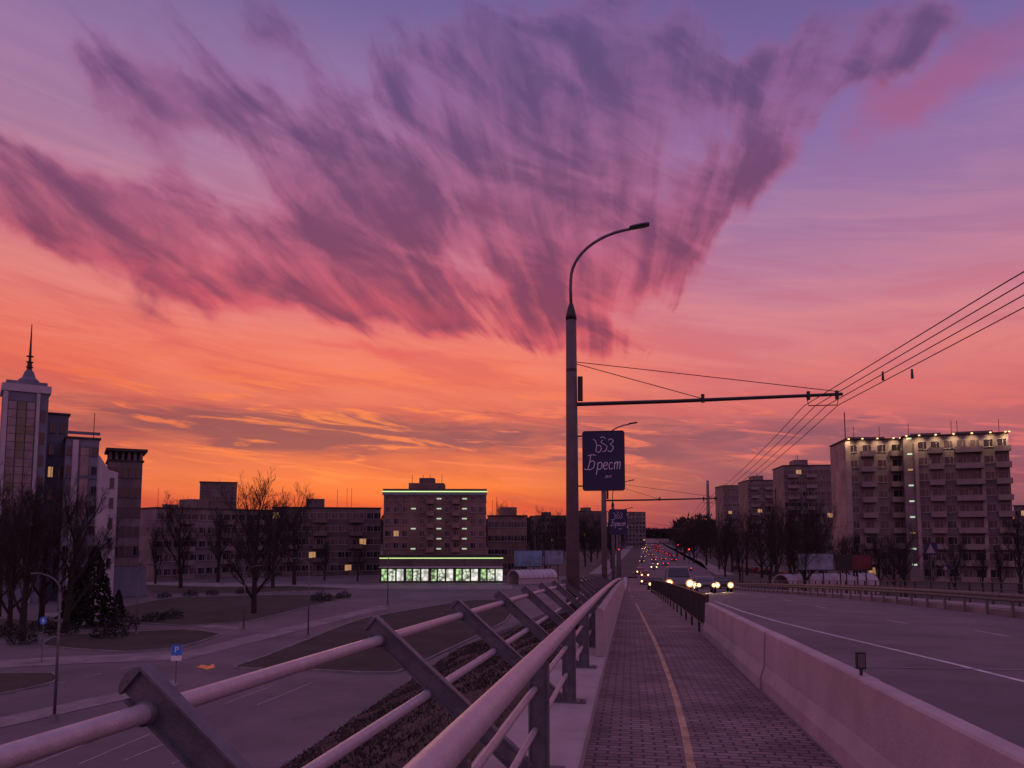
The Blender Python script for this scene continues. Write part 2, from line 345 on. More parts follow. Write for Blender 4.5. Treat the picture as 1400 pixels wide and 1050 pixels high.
# ------------------------------------------------------------------ setting
g = MB(); g.poly([(-6000, -500, 0), (6000, -500, 0), (6000, 9000, 0), (-6000, 9000, 0)]); struct('ground', g, ground_m)
def sheet(name, pix, z, m, label):
    g = MB(); g.poly([(p.x, p.y, z) for p in (G(*q) for q in pix)]); return struct(name, g, m, label)
g = MB(); g.poly([(-13.3, -40, .008), (-13.3, 62, .008), (-7, 105, .008), (-3.5, 165, .008), (-60, 165, .008), (-170, 120, .008), (-170, -40, .008)])
struct('parking_lot', g, asphalt_lot, 'dark asphalt parking lot and street below the bridge on the left')
def smooth_poly(pts, k=5):
    out = []; n = len(pts)
    for i in range(n):
        p0, p1, p2, p3 = pts[i-1], pts[i], pts[(i+1) % n], pts[(i+2) % n]
        for j in range(k):
            t = j/k
            sm_ = .5*((2*p1)+(p2-p0)*t+(2*p0-5*p1+4*p2-p3)*t*t+(3*p1-p0-3*p2+p3)*t**3)
            out.append(sm_.lerp(p1.lerp(p2, t), .55))
    return out
def lawn(pix, label):
    pts = smooth_poly([G(*q) for q in pix])
    g = MB(); g.poly([(p.x, p.y, .07) for p in pts]); struct('lawn', g, grass, label)
    n = len(pts); k = MB()
    cen_ = sum(pts, Vector())/n
    rings = []
    for i, p in enumerate(pts+[pts[0]]):
        d = (pts[(i+1) % n]-pts[(i-1) % n]); d.normalize(); nn_ = Vector((d.y, -d.x, 0))
        if nn_.dot(p-cen_) < 0: nn_ = -nn_
        q = p+nn_*.16
        rings.append([(p.x, p.y, 0.01), (p.x, p.y, .12), (q.x, q.y, .12), (q.x, q.y, 0.01)])
    k.loft(rings, True, False); struct('kerb', k, kerbm, 'pale kerb around the '+label)
lawn([(322, 914), (360, 900), (400, 884), (500, 846), (640, 822), (705, 822), (690, 850), (620, 885), (540, 920), (430, 917)], 'dark lawn between the street and the parking lot beside the embankment')
lawn([(60, 884), (170, 892), (245, 886), (300, 868), (250, 862), (150, 866), (80, 870)], 'narrow dark lawn left of the big bare tree across the street')
lawn([(150, 848), (250, 856), (340, 850), (430, 828), (480, 816), (380, 814), (240, 818), (170, 830)], 'dark lawn under the big bare tree')
lawn([(-150, 915), (-20, 922), (70, 922), (72, 934), (0, 950), (-120, 955)], 'dark lawn wedge at the left edge of the street')
lawn([(190, 800), (300, 803), (400, 802), (480, 806), (330, 811), (210, 811)], 'far dark lawn in front of the long apartment block')
lawn([(-220, 862), (-40, 872), (50, 868), (90, 852), (-20, 846), (-180, 846)], 'dark lawn at the foot of the spired tower')
sheet('pavement', [(-100, 900), (0, 903), (100, 897), (250, 893), (330, 872), (520, 828), (530, 832), (340, 880), (255, 902), (100, 908), (0, 914), (-100, 912)], .03, concrete_dark, 'light paved footway running beside the street on the left')
sheet('pavement', [(-120, 1010), (0, 982), (170, 945), (240, 930), (245, 937), (175, 956), (0, 996), (-120, 1026)], .03, concrete_dark, 'light paved strip between the lot and the street with the parking sign')
sheet('pavement', [(190, 796), (520, 800), (700, 800), (700, 806), (500, 805), (190, 801)], .03, concrete_dark, 'light footway in front of the shops')
sheet('pavement', [(60, 838), (160, 840), (330, 858), (322, 862), (160, 846), (60, 843)], .025, concrete_dark, 'thin light path crossing the lawns by the spruces')
mk = MB()
def gline(a, b, wd, z=.02):
    a = G(*a); b = G(*b); d = (b-a).normalized(); n = Vector((-d.y, d.x, 0))*wd/2
    mk.poly([(a.x-n.x, a.y-n.y, z), (b.x-n.x, b.y-n.y, z), (b.x+n.x, b.y+n.y, z), (a.x+n.x, a.y+n.y, z)])
for a, b in [((352, 964), (426, 934)), ((308, 962), (372, 938)), ((270, 958), (330, 936)), ((170, 1040), (262, 1002)), ((108, 1045), (205, 1004)), ((235, 1045), (310, 1012)), ((455, 918), (485, 905)), ((40, 1048), (140, 1008))]: gline(a, b, .1)
for i in range(12):
    x0 = 20+i*48; y0 = 948-i*11.0
    gline((x0, y0), (x0+22, y0-5), .12)
struct('parking_markings', mk, faint_line, 'faint white painted parking bay lines on the lot')
sheet('puddle', [(268, 913), (276, 909), (285, 911), (292, 908), (294, 913), (283, 916), (276, 914)], .03, mat('water', (.02, .02, .02), .03, .1, 1, spec=1.0), 'small puddle on the lot reflecting the orange sky')
def toe(y): return -1.15-12.3*min(1, dz(y)/4.6)
ys = yrange(-30, 175, 2)
K = 14
for sgn, lb in ((-1, 'dark earth slope falling from the bridge ramp to the lot'), (1, 'dark earth slope on the far right side of the ramp')):
    e = MB(); rings = []
    for y in ys:
        r = []
        for i in range(K+1):
            t = i/K; x = -1.15+(toe(y)+1.15)*t if sgn < 0 else 17.2+12*min(1, dz(y)/4.6)*t; z = (dz(y)-.35)*(1-t)-.02
            if 0 < i < K: z += random.uniform(-.08, .08)
            r.append((x, y, z))
        rings.append(r)
    e.loft(rings, False); struct('embankment', e, earth, lb, True)
gm = MB(); rg = random.Random(12)
for i in range(22000):
    y = 2+60*rg.random()**1.5; t = rg.random(); x = -1.2+(toe(y)+1.15)*t; z = (dz(y)-.35)*(1-t)-.05
    for k in range(2):
        a = rg.uniform(0, 6.28); h = rg.uniform(.04, .13); s = .01+.0009*y; dxx, dyy = math.cos(a)*s, math.sin(a)*s
        gm.poly([(x-dxx, y-dyy, z), (x+dxx, y+dyy, z), (x+rg.uniform(-.1, .1), y+rg.uniform(-.1, .1), z+h)])
tag(gm.build('grass', blade), 'short dark grass covering the slope below the bridge railing', 'grass', kind='stuff')
b = MB(); sweep(b, [(-1.15, -.03), (-1.15, -.6), (17.2, -.6), (17.2, -.2), (1.62, -.2), (1.62, -.03)], yrange(-30, 161, 3)); struct('bridge_deck', b, concrete_dark, 'concrete deck of the bridge ramp')
def farx(y): return 0 if y < 180 else (y-180)*.0205
b = MB(); strip(b, lambda y: 1.64+farx(y), lambda y: 15.2+farx(y)+min(6, max(0, (y-120)*.05)), yrange(-30, 200, 4)+yrange(210, 2500, 40), rz); struct('road', b, asphalt, 'wide asphalt road running down the ramp to the far street')
b = MB(); strip(b, -.38, 1.635, yrange(-10, 165, 2), lambda y: dz(y)+.0); struct('sidewalk', b, pavers, 'dark brick paved sidewalk of the bridge')
b = MB(); strip(b, 15.3, 17.1, yrange(-30, 165, 4), lambda y: dz(y)); struct('pavement', b, concrete_dark, 'footway on the far side of the road')
b = MB(); sweep(b, [(-.38, -.05), (-.38, .14), (-.40, .16), (-1.14, .16), (-1.14, -.3), (-.9, -.3)], yrange(-10, 161, 3)); struct('kerb', b, concrete, 'pale concrete kerb beam under the railing')
b = MB()
pl = [(945, 1049), (936, 1000), (924, 955), (914, 925), (904, 898), (893, 872), (881, 848), (871, 828), (864, 815), (861, 809)]
pts = [Pd(x, y, dz) for x, y in pl]
pts = [Vector((pts[0].x-.05, -3, 0))]+pts+[Vector((-.1, 120, 0))]
b.loft([[(p.x-.035, p.y, dz(p.y)+.005), (p.x+.035, p.y, dz(p.y)+.005)] for p in pts], False); struct('sidewalk_line', b, yellow_line, 'worn yellow line dividing the sidewalk')
b = MB()
wl = [Pd(x, y, rz) for x, y in [(1400, 932), (1300, 907), (1200, 883), (1120, 864), (1060, 849), (1015, 836), (980, 823)]]
d = (wl[0]-wl[1]); wl = [wl[0]+d*5]+wl+[Vector((4.2, 70, 0)), Vector((4.3, 150, 0))]
b.loft([[(p.x-.055, p.y, rz(p.y)+.005), (p.x+.055, p.y, rz(p.y)+.005)] for p in wl], False)
struct('road_edge_line', b, white_line, 'long white edge line painted on the road')
b = MB()
for px, py in [(1355, 866), (1226, 850), (1122, 830)]:
    c = Pd(px, py, rz); strip(b, c.x-.06, c.x+.06, [c.y-1, c.y, c.y+1], lambda y: rz(y)+.005)
y = 46
while y < 600:
    strip(b, 8.9-.08+farx(y), 8.9+.08+farx(y), [y-1, y+1], lambda y: rz(y)+.006)
    y += 8
strip(b, 14.6, 14.75, yrange(0, 150, 4), lambda y: rz(y)+.005)
struct('road_markings', b, faint_line, 'faint white lane dashes painted on the road')
b = MB(); b.loft([[(3.4, 14.0, rz(14)+.006), (3.4, 14.1, rz(14)+.006)], [(15, 14.6, rz(14.6)+.006), (15, 14.7, rz(14.6)+.006)]], False); struct('expansion_joint', b, kerbm, 'pale expansion joint across the road')
for x0, x1, lab in ((-9, -4.5, 'left'), (19, 23, 'right')):
    b = MB(); strip(b, lambda y: x0+farx(y), lambda y: x1+farx(y), yrange(175, 900, 25), lambda y: .03); struct('pavement', b, concrete_dark, 'far footway on the %s side of the street' % lab)
# ------------------------------------------------------------------ bridge railing
rt = thing('bridge_railing', 'grey tubular steel bridge railing with slanted outward leaning posts', 'railing', (0, 0, 0))
YE = 62
def tube_along(x, h, r, y0, y1, n=16, st=2.0):
    return MB().tube([(x, y, dz(y)+h) for y in yrange(y0, y1, st)], r, n)
tube_along(-.58, 1.0, .055, -1.2, YE, 20).build('handrail', rail_m, rt, True)
tube_along(-1.79, 1.03, .037, .3, YE, 16).build('rail', rail_m, rt, True)
tube_along(-1.43, .66, .033, .3, YE, 16).build('rail', rail_m, rt, True)
tube_along(-.66, .72, .022, -1, YE, 10).build('rail', rail_m, rt, True)
tube_along(-.66, .44, .022, -1, YE, 10).build('rail', rail_m, rt, True)
def slanted():
    m = MB(); bx, bz, tx, tz = -.72, .16, -1.875, 1.165
    L = math.hypot(tx-bx, tz-bz); ux, uz = (tx-bx)/L, (tz-bz)/L; nx, nz_ = -uz, ux
    if nz_ < 0: nx, nz_ = -nx, -nz_
    def pr(s0, s1, a0, a1, y0, y1):
        q = [(bx+ux*s0+nx*a0, bz+uz*s0+nz_*a0), (bx+ux*s1+nx*a0, bz+uz*s1+nz_*a0), (bx+ux*s1+nx*a1, bz+uz*s1+nz_*a1), (bx+ux*s0+nx*a1, bz+uz*s0+nz_*a1)]
        m.loft([[(x, y, z) for x, z in q] for y in (y0, y1)])
    pr(0, L-.03, -.058, .058, -.008, .008)
    pr(0, L-.02, .058, .069, -.036, .036)
    pr(0, L-.06, -.069, -.058, -.036, .036)
    q = []
    for i in range(9):
        a = -math.pi/2+math.pi*i/8
        q.append((bx+ux*(L-.03+.035*math.cos(a))+nx*.066*math.sin(a), bz+uz*(L-.03+.035*math.cos(a))+nz_*.066*math.sin(a)))
    m.loft([[(x, y, z) for x, z in q] for y in (-.03, .03)])
    return m.mesh(post_m)
def upright():
    m = MB()
    m.box(-.69, -.575, -.008, .008, .16, .93); m.box(-.575, -.562, -.034, .034, .16, .9); m.box(-.703, -.69, -.034, .034, .16, .9)
    m.box(-.80, -.46, -.09, .09, .158, .18)
    return m.mesh(post_m)
sm, um = slanted(), upright()
clm = MB().tube([(-1.79, -.045, 1.03), (-1.79, .045, 1.03)], .046, 16).mesh(post_m, True)
clm2 = MB().tube([(-1.43, -.045, .66), (-1.43, .045, .66)], .042, 16).mesh(post_m, True)
bolt = MB().tube([(-.76, 0, .18), (-.76, 0, .2)], .016, 6).mesh(galv)
yy = 2.72; posts = []
while yy < YE: posts.append(yy); yy += 2.72
for i, y in enumerate(posts):
    p = ob('slanted_post', sm, rt, (0, y, dz(y))); ob('rail_collar', clm, p); ob('rail_collar', clm2, p)
    p = ob('upright_post', um, rt, (0, y, dz(y))); ob('bolt', bolt, p, (0, .05, 0)); ob('bolt', bolt, p, (.26, -.05, 0))
ob('upright_post', um, rt, (0, 0.3, dz(.3)))
pp = MB(); sweep(pp, [(-.385, .165), (-.40, .86), (-.43, .9), (-.50, .9), (-.53, .86), (-.53, .165)], yrange(12.2, 66, 3)); tag(pp.build('concrete_parapet', concrete), 'pale concrete parapet between handrail and far part of sidewalk', 'parapet')
# ------------------------------------------------------------------ right concrete barrier segments
prof = [(1.64, -.02), (1.64, .15), (1.69, .30), (1.71, .72), (1.725, .735), (1.835, .735), (1.85, .72), (1.87, .3), (1.92, .14), (1.92, -.16)]
segs = [(2.03, 6.2), (6.225, 10.4), (10.425, 14.4), (14.425, 18.4)]
labs = ['nearest long concrete barrier segment running out at the lower right corner', 'second pale concrete barrier segment, with the small black reflector at its near end', 'third pale concrete barrier segment along the sidewalk', 'farthest pale concrete barrier segment, where the dark metal fence begins']
for i, ((a, c), lb) in enumerate(zip(segs, labs)):
    m = MB(); off = (i % 2)*.015
    if i == 0: a = -1.4
    rings = []
    for j, y in enumerate([a, a+.03]+yrange(a+.5, c-.5, 1)+[c-.03, c]):
        k = .985 if y in (a, c) else 1
        rings.append([((x-1.78)*k+1.78+off, y, dz(y)+z) for x, z in prof])
    m.loft(rings); tag(m.build('concrete_barrier', concrete), lb, 'barrier', 'concrete barriers along the sidewalk')
t = thing('barrier_reflector', 'small black box reflector standing on top of the concrete barrier', 'reflector', (1.78, 6.45, dz(6.45)+.735))
MB().box(-.01, .01, -.01, .01, 0, .05).build('stem', black, t); MB().box(-.035, .035, -.02, .02, .05, .18).build('housing', black, t)
MB().box(-.026, .026, -.024, -.021, .065, .165).build('lens', galv, t)
t = thing('steel_fence', 'dark steel picket fence continuing the concrete barrier along the sidewalk', 'fence', (0, 0, 0))
MB().tube([(1.8, y, dz(y)+.88) for y in yrange(18.6, 66, 2)], .03, 8).build('top_rail', black, t)
MB().tube([(1.8, y, dz(y)+.15) for y in yrange(18.6, 66, 2)], .02, 8).build('bottom_rail', black, t)
m = MB(); y = 18.7
while y < 66: m.box(1.79, 1.81, y, y+.02, dz(y)+.13, dz(y)+.88); y += .16
m.build('pickets', black, t)
pm = MB().box(-.03, .03, -.03, .03, -.15, .92).mesh(black); y = 18.6
while y < 66.1: ob('fence_post', pm, t, (1.8, y, dz(y))); y += 2.36
t = thing('guard_rail', 'long weathered metal guard rail on posts along the far edge of the road', 'guard rail', (0, 0, 0))
GX = 13.4
def gx(y): return GX+(.8*max(0, (20-y)/20))**2 + min(0, -(y-40)*.012)
m = MB(); m.loft([[(x+gx(y), y, rz(y)+z) for x, z in [(0, .55), (-.04, .60), (-.04, .66), (0, .70), (-.04, .74), (-.04, .80), (0, .85), (.02, .85), (.03, .7), (.02, .55)]] for y in yrange(-5, 118, 2)]); m.build('beam', galv, t)
pm = MB().box(.03, .12, -.05, .05, -.05, .82).mesh(galv); y = -4
while y < 118: ob('guard_post', pm, t, (gx(y), y, rz(y))); y += 2
m = MB(); sweep(m, [(0, .0), (0, .22), (.25, .22), (.25, .0)], yrange(-5, 150, 3), rz, lambda y: gx(min(y, 118))+.25); m.build('concrete_base', concrete_dark, t)
t = thing('outer_railing', 'low dark railing on the outer edge of the far footway behind the guard rail', 'railing', (0, 0, 0))
for h in (.35, .68, 1.0): MB().tube([(16.9, y, dz(y)+h) for y in yrange(-5, 125, 3)], .03, 6).build('rail', black, t)
pm = MB().box(-.04, .04, -.04, .04, -.05, 1.0).mesh(black); y = -3
while y < 125: ob('railing_post', pm, t, (16.9, y, dz(y))); y += 2.5
# ------------------------------------------------------------------ text
def text_mesh(s, size, m, shear=0.0, extrude=.004, bold=0.0):
    cu = bpy.data.curves.new('text', 'FONT'); cu.body = s; cu.size = size; cu.align_x = 'CENTER'; cu.align_y = 'CENTER'; cu.shear = shear; cu.extrude = extrude; cu.offset = bold
    o = bpy.data.objects.new('tmp', cu); C.objects.link(o); bpy.context.view_layer.update()
    me = bpy.data.meshes.new_from_object(o); bpy.data.objects.remove(o); me.materials.clear(); me.materials.append(m)
    me.transform(Matrix.Rotation(R(90), 4, 'X')); return me
# ------------------------------------------------------------------ tall lamp poles with trolley arms
def lamp_pole():
    r = thing('lamp_pole', '', 'lamp post', (0, 0, 0))
    MB().tube([(0, 0, -.5), (0, 0, 8.7)], [.2, .15], 16).build('shaft', pole_m, r, True)
    MB().tube([(0, 0, 8.7), (0, 0, 8.85), (0, 0, 9.15), (0, 0, 9.2)], [.165, .15, .07, .05], 16).build('collar', black, r, True)
    pts = [(0, 0, 9.15), (-.01, 0, 9.6)]+[(2.05*(1-math.cos(R(82)*i/12)), 0, 9.9+1.45*math.sin(R(82)*i/12)) for i in range(13)]
    MB().tube(pts, [.045]*len(pts), 8).build('curved_arm', galv, r, True)
    ex, ez = pts[-1][0], pts[-1][2]
    h = MB(); h.loft([[(ex-.05+x, yv*wd, ez+.02+x*.14+zv) for yv, zv in ((-1, 0), (-.6, .06), (.6, .06), (1, 0), (.8, -.035), (-.8, -.035))] for x, wd in ((0, .05), (.1, .11), (.45, .13), (.58, .06))]); h.build('lamp_head', black, r)
    for z in (7.15, 6.2, 5.9, 3.5): MB().tube([(0, 0, z), (0, 0, z+.09)], [.178-.005*z/2]*2, 16).build('band', black, r)
    MB().box(.18, .32, -.1, .1, 6.3, 7.0).build('control_box', black, r)
    a = MB().tube([(.1, 0, 6.2), (3, 0, 6.22), (7.45, 0, 6.3)], [.06, .055, .045], 8).build('trolley_arm', black, r)
    MB().tube([(.1, 0, 7.45), (3.5, 0, 6.95), (7.3, 0, 6.38)], .012, 5).build('stay_wire', wire_m, a)
    MB().tube([(.1, 0, 7.4), (3.7, 0, 6.27)], .012, 5).build('stay_wire', wire_m, a)
    for x in (3.7, 6.55, 7.3): MB().tube([(x, 0, 6.16), (x, 0, 6.4)], .05, 8).build('clamp', black, a)
    MB().tube([(6.5, 0, 6.26), (6.55, 0, 6.0), (7.3, 0, 6.0), (7.35, 0, 6.27)], .015, 5).build('hanger', wire_m, a)
    return r
def cr(pts, k=6):
    o = []; P_ = [Vector((p[0], p[1], 0)) for p in pts]
    for i in range(len(P_)-1):
        a, b_, c_, d_ = P_[max(i-1, 0)], P_[i], P_[i+1], P_[min(i+2, len(P_)-1)]
        for j in range(k):
            t = j/k; o.append(.5*((2*b_)+(c_-a)*t+(2*a-5*b_+4*c_-d_)*t*t+(3*b_-a-3*c_+d_)*t**3))
    return o+[P_[-1]]
def banner():
    r = thing('banner', '', 'banner', (0, 0, 0))
    p = MB(); q = []
    W, Hb, c = .6, .86, .07
    for cx, cz, a0 in ((W-c, Hb-c, 0), (-W+c, Hb-c, 90), (-W+c, -Hb+c, 180), (W-c, -Hb+c, 270)):
        for k in range(4): a = R(a0+k*30); q.append((cx+c*math.cos(a), cz+c*math.sin(a)))
    p.loft([[(x, y, z) for x, z in q] for y in (-.03, .03)]); p.build('panel', navy, r)
    fr = MB(); fr.tube([(x*.985, -.032, z*.985) for x, z in q+[q[0]]], .012, 6); fr.build('frame', black, r)
    def pen(name, strokes, rad, ox, oz, s, shear=.3):
        m = MB()
        for st_ in strokes: m.tube([(ox+(v.x+v.y*shear)*s, -.036, oz+v.y*s) for v in cr(st_)], rad, 5)
        return m.build(name, banner_white, r)
    B_ = [[(.62, .98), (.35, 1.02), (.05, .95)], [(.25, .98), (.2, .5), (.1, .08), (-.05, 0), (-.12, .1)], [(.2, .52), (.42, .6), (.55, .42), (.45, .12), (.2, 0), (.08, .06)]]
    R_ = [[(.78, .5), (.74, .1), (.68, -.35)], [(.76, .38), (.9, .5), (1.02, .45), (1.04, .22), (.94, .03), (.78, .05)]]
    E_ = [[(1.16, .25), (1.36, .3), (1.4, .42), (1.3, .5), (1.17, .38), (1.15, .15), (1.26, .02), (1.42, .1)]]
    S_ = [[(1.76, .42), (1.68, .5), (1.56, .4), (1.52, .2), (1.6, .03), (1.78, .1)]]
    T_ = [[(1.9, .5), (1.88, .02)], [(1.89, .35), (2.0, .5), (2.08, .46), (2.06, .02)], [(2.07, .35), (2.18, .5), (2.26, .46), (2.24, .02)]]
    pen('lettering', B_+R_+E_+S_+T_, .0125, -.49, -.26, .42, .05)
    ob('small_lettering', text_mesh('2019', .09, banner_white, .2), r, (.12, -.036, -.46))
    # outlined emblem: a bird-like loop on the left, two looped figures on the right
    em = [[(-.27, .5), (-.2, .44), (-.17, .3), (-.19, .16), (-.11, .12), (-.04, .2), (-.07, .31), (-.16, .31)],
          [(.0, .48), (-.04, .4), (.04, .35), (.12, .28), (.08, .16), (-.01, .14)], [(.16, .46), (.24, .5), (.3, .42), (.22, .35), (.3, .26), (.24, .14), (.14, .16)],
          [(-.07, .53), (.02, .56), (.08, .5)]]
    pen('emblem', em, .011, -.02, .12, 1.0, 0)
    MB().box(-.78, -.58, -.02, .02, .7, .74).build('bracket', black, r); MB().box(-.78, -.58, -.02, .02, -.74, -.7).build('bracket', black, r)
    return r
PY = [22, 52, 82, 113, 145]
names = ['nearest tall street lamp pole with curved arm and trolley wire bracket', 'second tall lamp pole with trolley bracket behind the nearest banner', 'third lamp pole down the ramp with trolley bracket', 'fourth lamp pole near the bottom of the ramp', 'fifth lamp pole where the ramp meets the street']
L0 = lamp_pole(); B0 = banner()
for i, y in enumerate(PY):
    o = L0 if i == 0 else copy_tree(L0)
    x = -1.58 if i == 0 else -1.62
    o.location = (x, y, dz(y)); o['label'] = names[i]; o['group'] = 'tall lamp poles along the bridge'
    if i < 2:
        b = B0 if i == 0 else copy_tree(B0)
        b.location = (x+(.9 if i == 0 else .94), y-.02, dz(y)+(4.55 if i == 0 else 4.75)); b['label'] = ['large navy banner with white lettering and emblem on the nearest lamp pole', 'smaller looking navy banner on the second lamp pole'][i]; b['group'] = 'navy banners on lamp poles'
WX = [4.85, 5.15, 5.45, 5.75]
for k in range(4):
    pts = []
    x13 = [6.0, 6.3, 6.65, 7.05][k]
    xs = {22: WX[k], 52: WX[k]-.1, 82: WX[k]-.1, 113: WX[k], 145: WX[k]+.3, 200: WX[k]+1.5, 400: WX[k]+6}
    pts.append((x13+(x13-WX[k])*2.0, -6, 13.5+.03*k))
    pts.append((x13, 13, 13.0))
    yk = sorted(xs)
    for i in range(len(yk)-1):
        a, b_ = yk[i], yk[i+1]
        for j in range(6):
            t = j/6; y = a+(b_-a)*t
            za = dz(a)+6.0; zb = dz(b_)+6.0
            pts.append((xs[a]+(xs[b_]-xs[a])*t, y, za+(zb-za)*t-t*(1-t)*((b_-a)/30)))
    tag(MB().tube(pts, .011, 5).build('trolley_wire', wire_m), ['leftmost and highest trolley wire of the four above the road', 'second trolley wire from the left above the road', 'third trolley wire from the left above the road', 'rightmost and lowest trolley wire of the four above the road'][k], 'overhead wire', 'trolley wires above the road')
for k, lb in enumerate(['left small hanging insulator clip on the trolley wires', 'right small hanging insulator clip on the trolley wires']):
    q = P([1207, 1247][k], [514, 511][k], [16.7, 15.7][k])
    tag(MB().tube([(q.x, q.y, q.z-.1), (q.x, q.y, q.z+.1)], [.03, .02], 6).build('wire_clip', black), lb, 'insulator')
# ------------------------------------------------------------------ vehicles
wm = MB().tube([(-.1, 0, 0), (.1, 0, 0)], .32, 14).mesh(rubber); hub = MB().tube([(-.105, 0, 0), (.105, 0, 0)], .18, 10).mesh(galv)
HM = {}
CARM = {}
ringm = MB().tube([(0, -.02, 0), (0, .05, 0)], .30, 16).mesh(headhalo)
def make_car(kind, paint, glow, label, group, loc, rotz=0, detailed=True):
    key = (kind, paint)
    if key not in CARM:
        if kind == 'van':
            prof = [(-2.35, .35), (-2.45, .75), (-2.3, 1.1), (-1.75, 1.3), (-1.1, 2.05), (-.8, 2.12), (2.3, 2.12), (2.42, 1.9), (2.45, .5), (2.35, .35)]
            wd = .98; win = [(-1.72, 1.32), (-1.15, 1.98), (2.0, 1.98), (2.1, 1.32)]
        else:
            prof = [(-2.05, .3), (-2.15, .6), (-2.0, .82), (-1.1, .98), (-.45, 1.42), (.7, 1.45), (1.5, 1.02), (2.05, .98), (2.15, .6), (2.05, .3)]
            wd = .86; win = [(-1.0, 1.0), (-.45, 1.37), (.65, 1.39), (1.35, 1.03)]
        m = MB()
        def ring(s, ins, sc_=1): return [(s*(wd-ins-max(0, z-1.0)*.18), y*sc_, .35+(z-.35)*sc_) for y, z in prof]
        m.loft([ring(-1, 0, .96), ring(-1, .07), ring(1, .07), ring(1, 0, .96)])
        body = m.mesh(carpaints[paint])
        sw = MB()
        for s in (-1, 1): sw.poly([(s*(wd+.006-max(0, z-1.0)*.18), y*.95, z*.97) for y, z in win])
        yA, zA = win[0]; yB, zB = win[1]
        fw = MB(); fw.poly([(-wd+.16, yA-.07, zA+.02), (wd-.16, yA-.07, zA+.02), (wd-.28, yB-.06, zB+.0), (-wd+.28, yB-.06, zB+.0)])
        CARM[key] = (body, sw.mesh(glass), fw.mesh(glass), prof, wd)
    body, sw, fw, prof, wd = CARM[key]
    r = thing('van' if kind == 'van' else 'car', label, 'van' if kind == 'van' else 'car', loc, rotz, group)
    ob('body', body, r)
    if detailed: ob('side_windows', sw, r); ob('windscreen', fw, r)
    ln = abs(prof[1][0])
    for sx in (-1, 1):
        for sy in (-1, 1):
            if detailed:
                q = ob('wheel', wm, r, (sx*(wd-.08), sy*ln*.62, .32)); ob('rim', hub, q)
    if glow.name not in HM:
        rad = {headglow.name: .2, headmid.name: .17, headfar.name: .15, headdim.name: .12}.get(glow.name, .1)
        HM[glow.name] = (MB().tube([(0, -.04, 0), (0, -.025, 0), (0, .04, 0)], [rad*.7, rad, rad], 14).mesh(glow), MB().box(-.11, .11, -.03, .03, -.06, .06).mesh(redglow if glow.name == 'headlight_off' else tailglow))
    hm, tm = HM[glow.name]
    zh = .82 if kind == 'van' else .66
    for sx in (-1, 1):
        h_ = ob('headlight', hm, r, (sx*(wd-.22), -ln-.01, zh)); ob('taillight', tm, r, (sx*(wd-.2), ln+.0, zh+.05))
        if glow is headglow: ob('reflector', ringm, h_)  # added glowing disc that stands in for lens halo, not a lamp part
    if detailed:
        MB().box(-.26, .26, -.02, .02, -.06, .06).build('number_plate', frame_m, r, loc=(0, -ln-.02, .42))
        MB().box(-.3, .3, -.02, .02, -.09, .09).build('grille', black, r, loc=(0, -ln+.0, .62))
    return r
def slope(o, y): o.rotation_euler.x = -math.atan((rz(y-1)-rz(y+1))/2)
for kind, paint, gl, x, y, lb in [('van', 'white', headglow, 3.75, 62, 'grey van with lit headlights leading the oncoming traffic on the ramp'), ('car', 'silver', headmid, 6.7, 72, 'grey car with lit headlights right of the leading van'),
                              ('car', 'dark', headglow, 9.0, 79, 'dark oncoming car with lit headlights, rightmost of the group'), ('car', 'dark', headmid, 3.0, 92, 'dark oncoming car with lit headlights well behind the leading van')]:
    o = make_car(kind, paint, gl, lb, 'oncoming cars on the ramp', (x, y, rz(y))); slope(o, y)
    spot((x, y-2.7, rz(y)+.7), (x-.4, y-16, rz(y-16)-.3), 330, (1, .62, .3), 44, .9)
random.seed(3)
for i in range(30):
    y = 140+i*20+random.uniform(-9, 9); x = random.choice([3.0, 6.0])+farx(y)+random.uniform(-.9, .9)
    make_car('car', random.choice(['dark', 'silver', 'blue', 'red']), random.choice([headfar, headdim, headdim]) if y > 180 else headfar, 'small oncoming car with headlights on in the far street traffic', 'oncoming cars in the far street', (x, y, rz(y)), 0, y < 200)
for i in range(24):
    y = 130+i*24+random.uniform(-10, 10); x = random.choice([10.0, 13.2])+farx(y)+random.uniform(-.8, .8)
    make_car('car', random.choice(['dark', 'silver', 'blue', 'red']), headfar, 'small departing car with red tail lights in the far street traffic', 'departing cars in the far street', (x, y, rz(y)), math.pi, y < 200)
dullhead = mat('headlight_off', (.4, .4, .4), .2, .1, 1)
for i in range(10):
    q = P(1012+i*9, 778, 190-i*4); make_car('car', ['dark', 'silver', 'blue', 'red', 'white'][i % 5], dullhead, 'dark parked car in the row beside the bare trees right of the road', 'cars parked right of the road', (q.x, q.y, .01), .5, True)
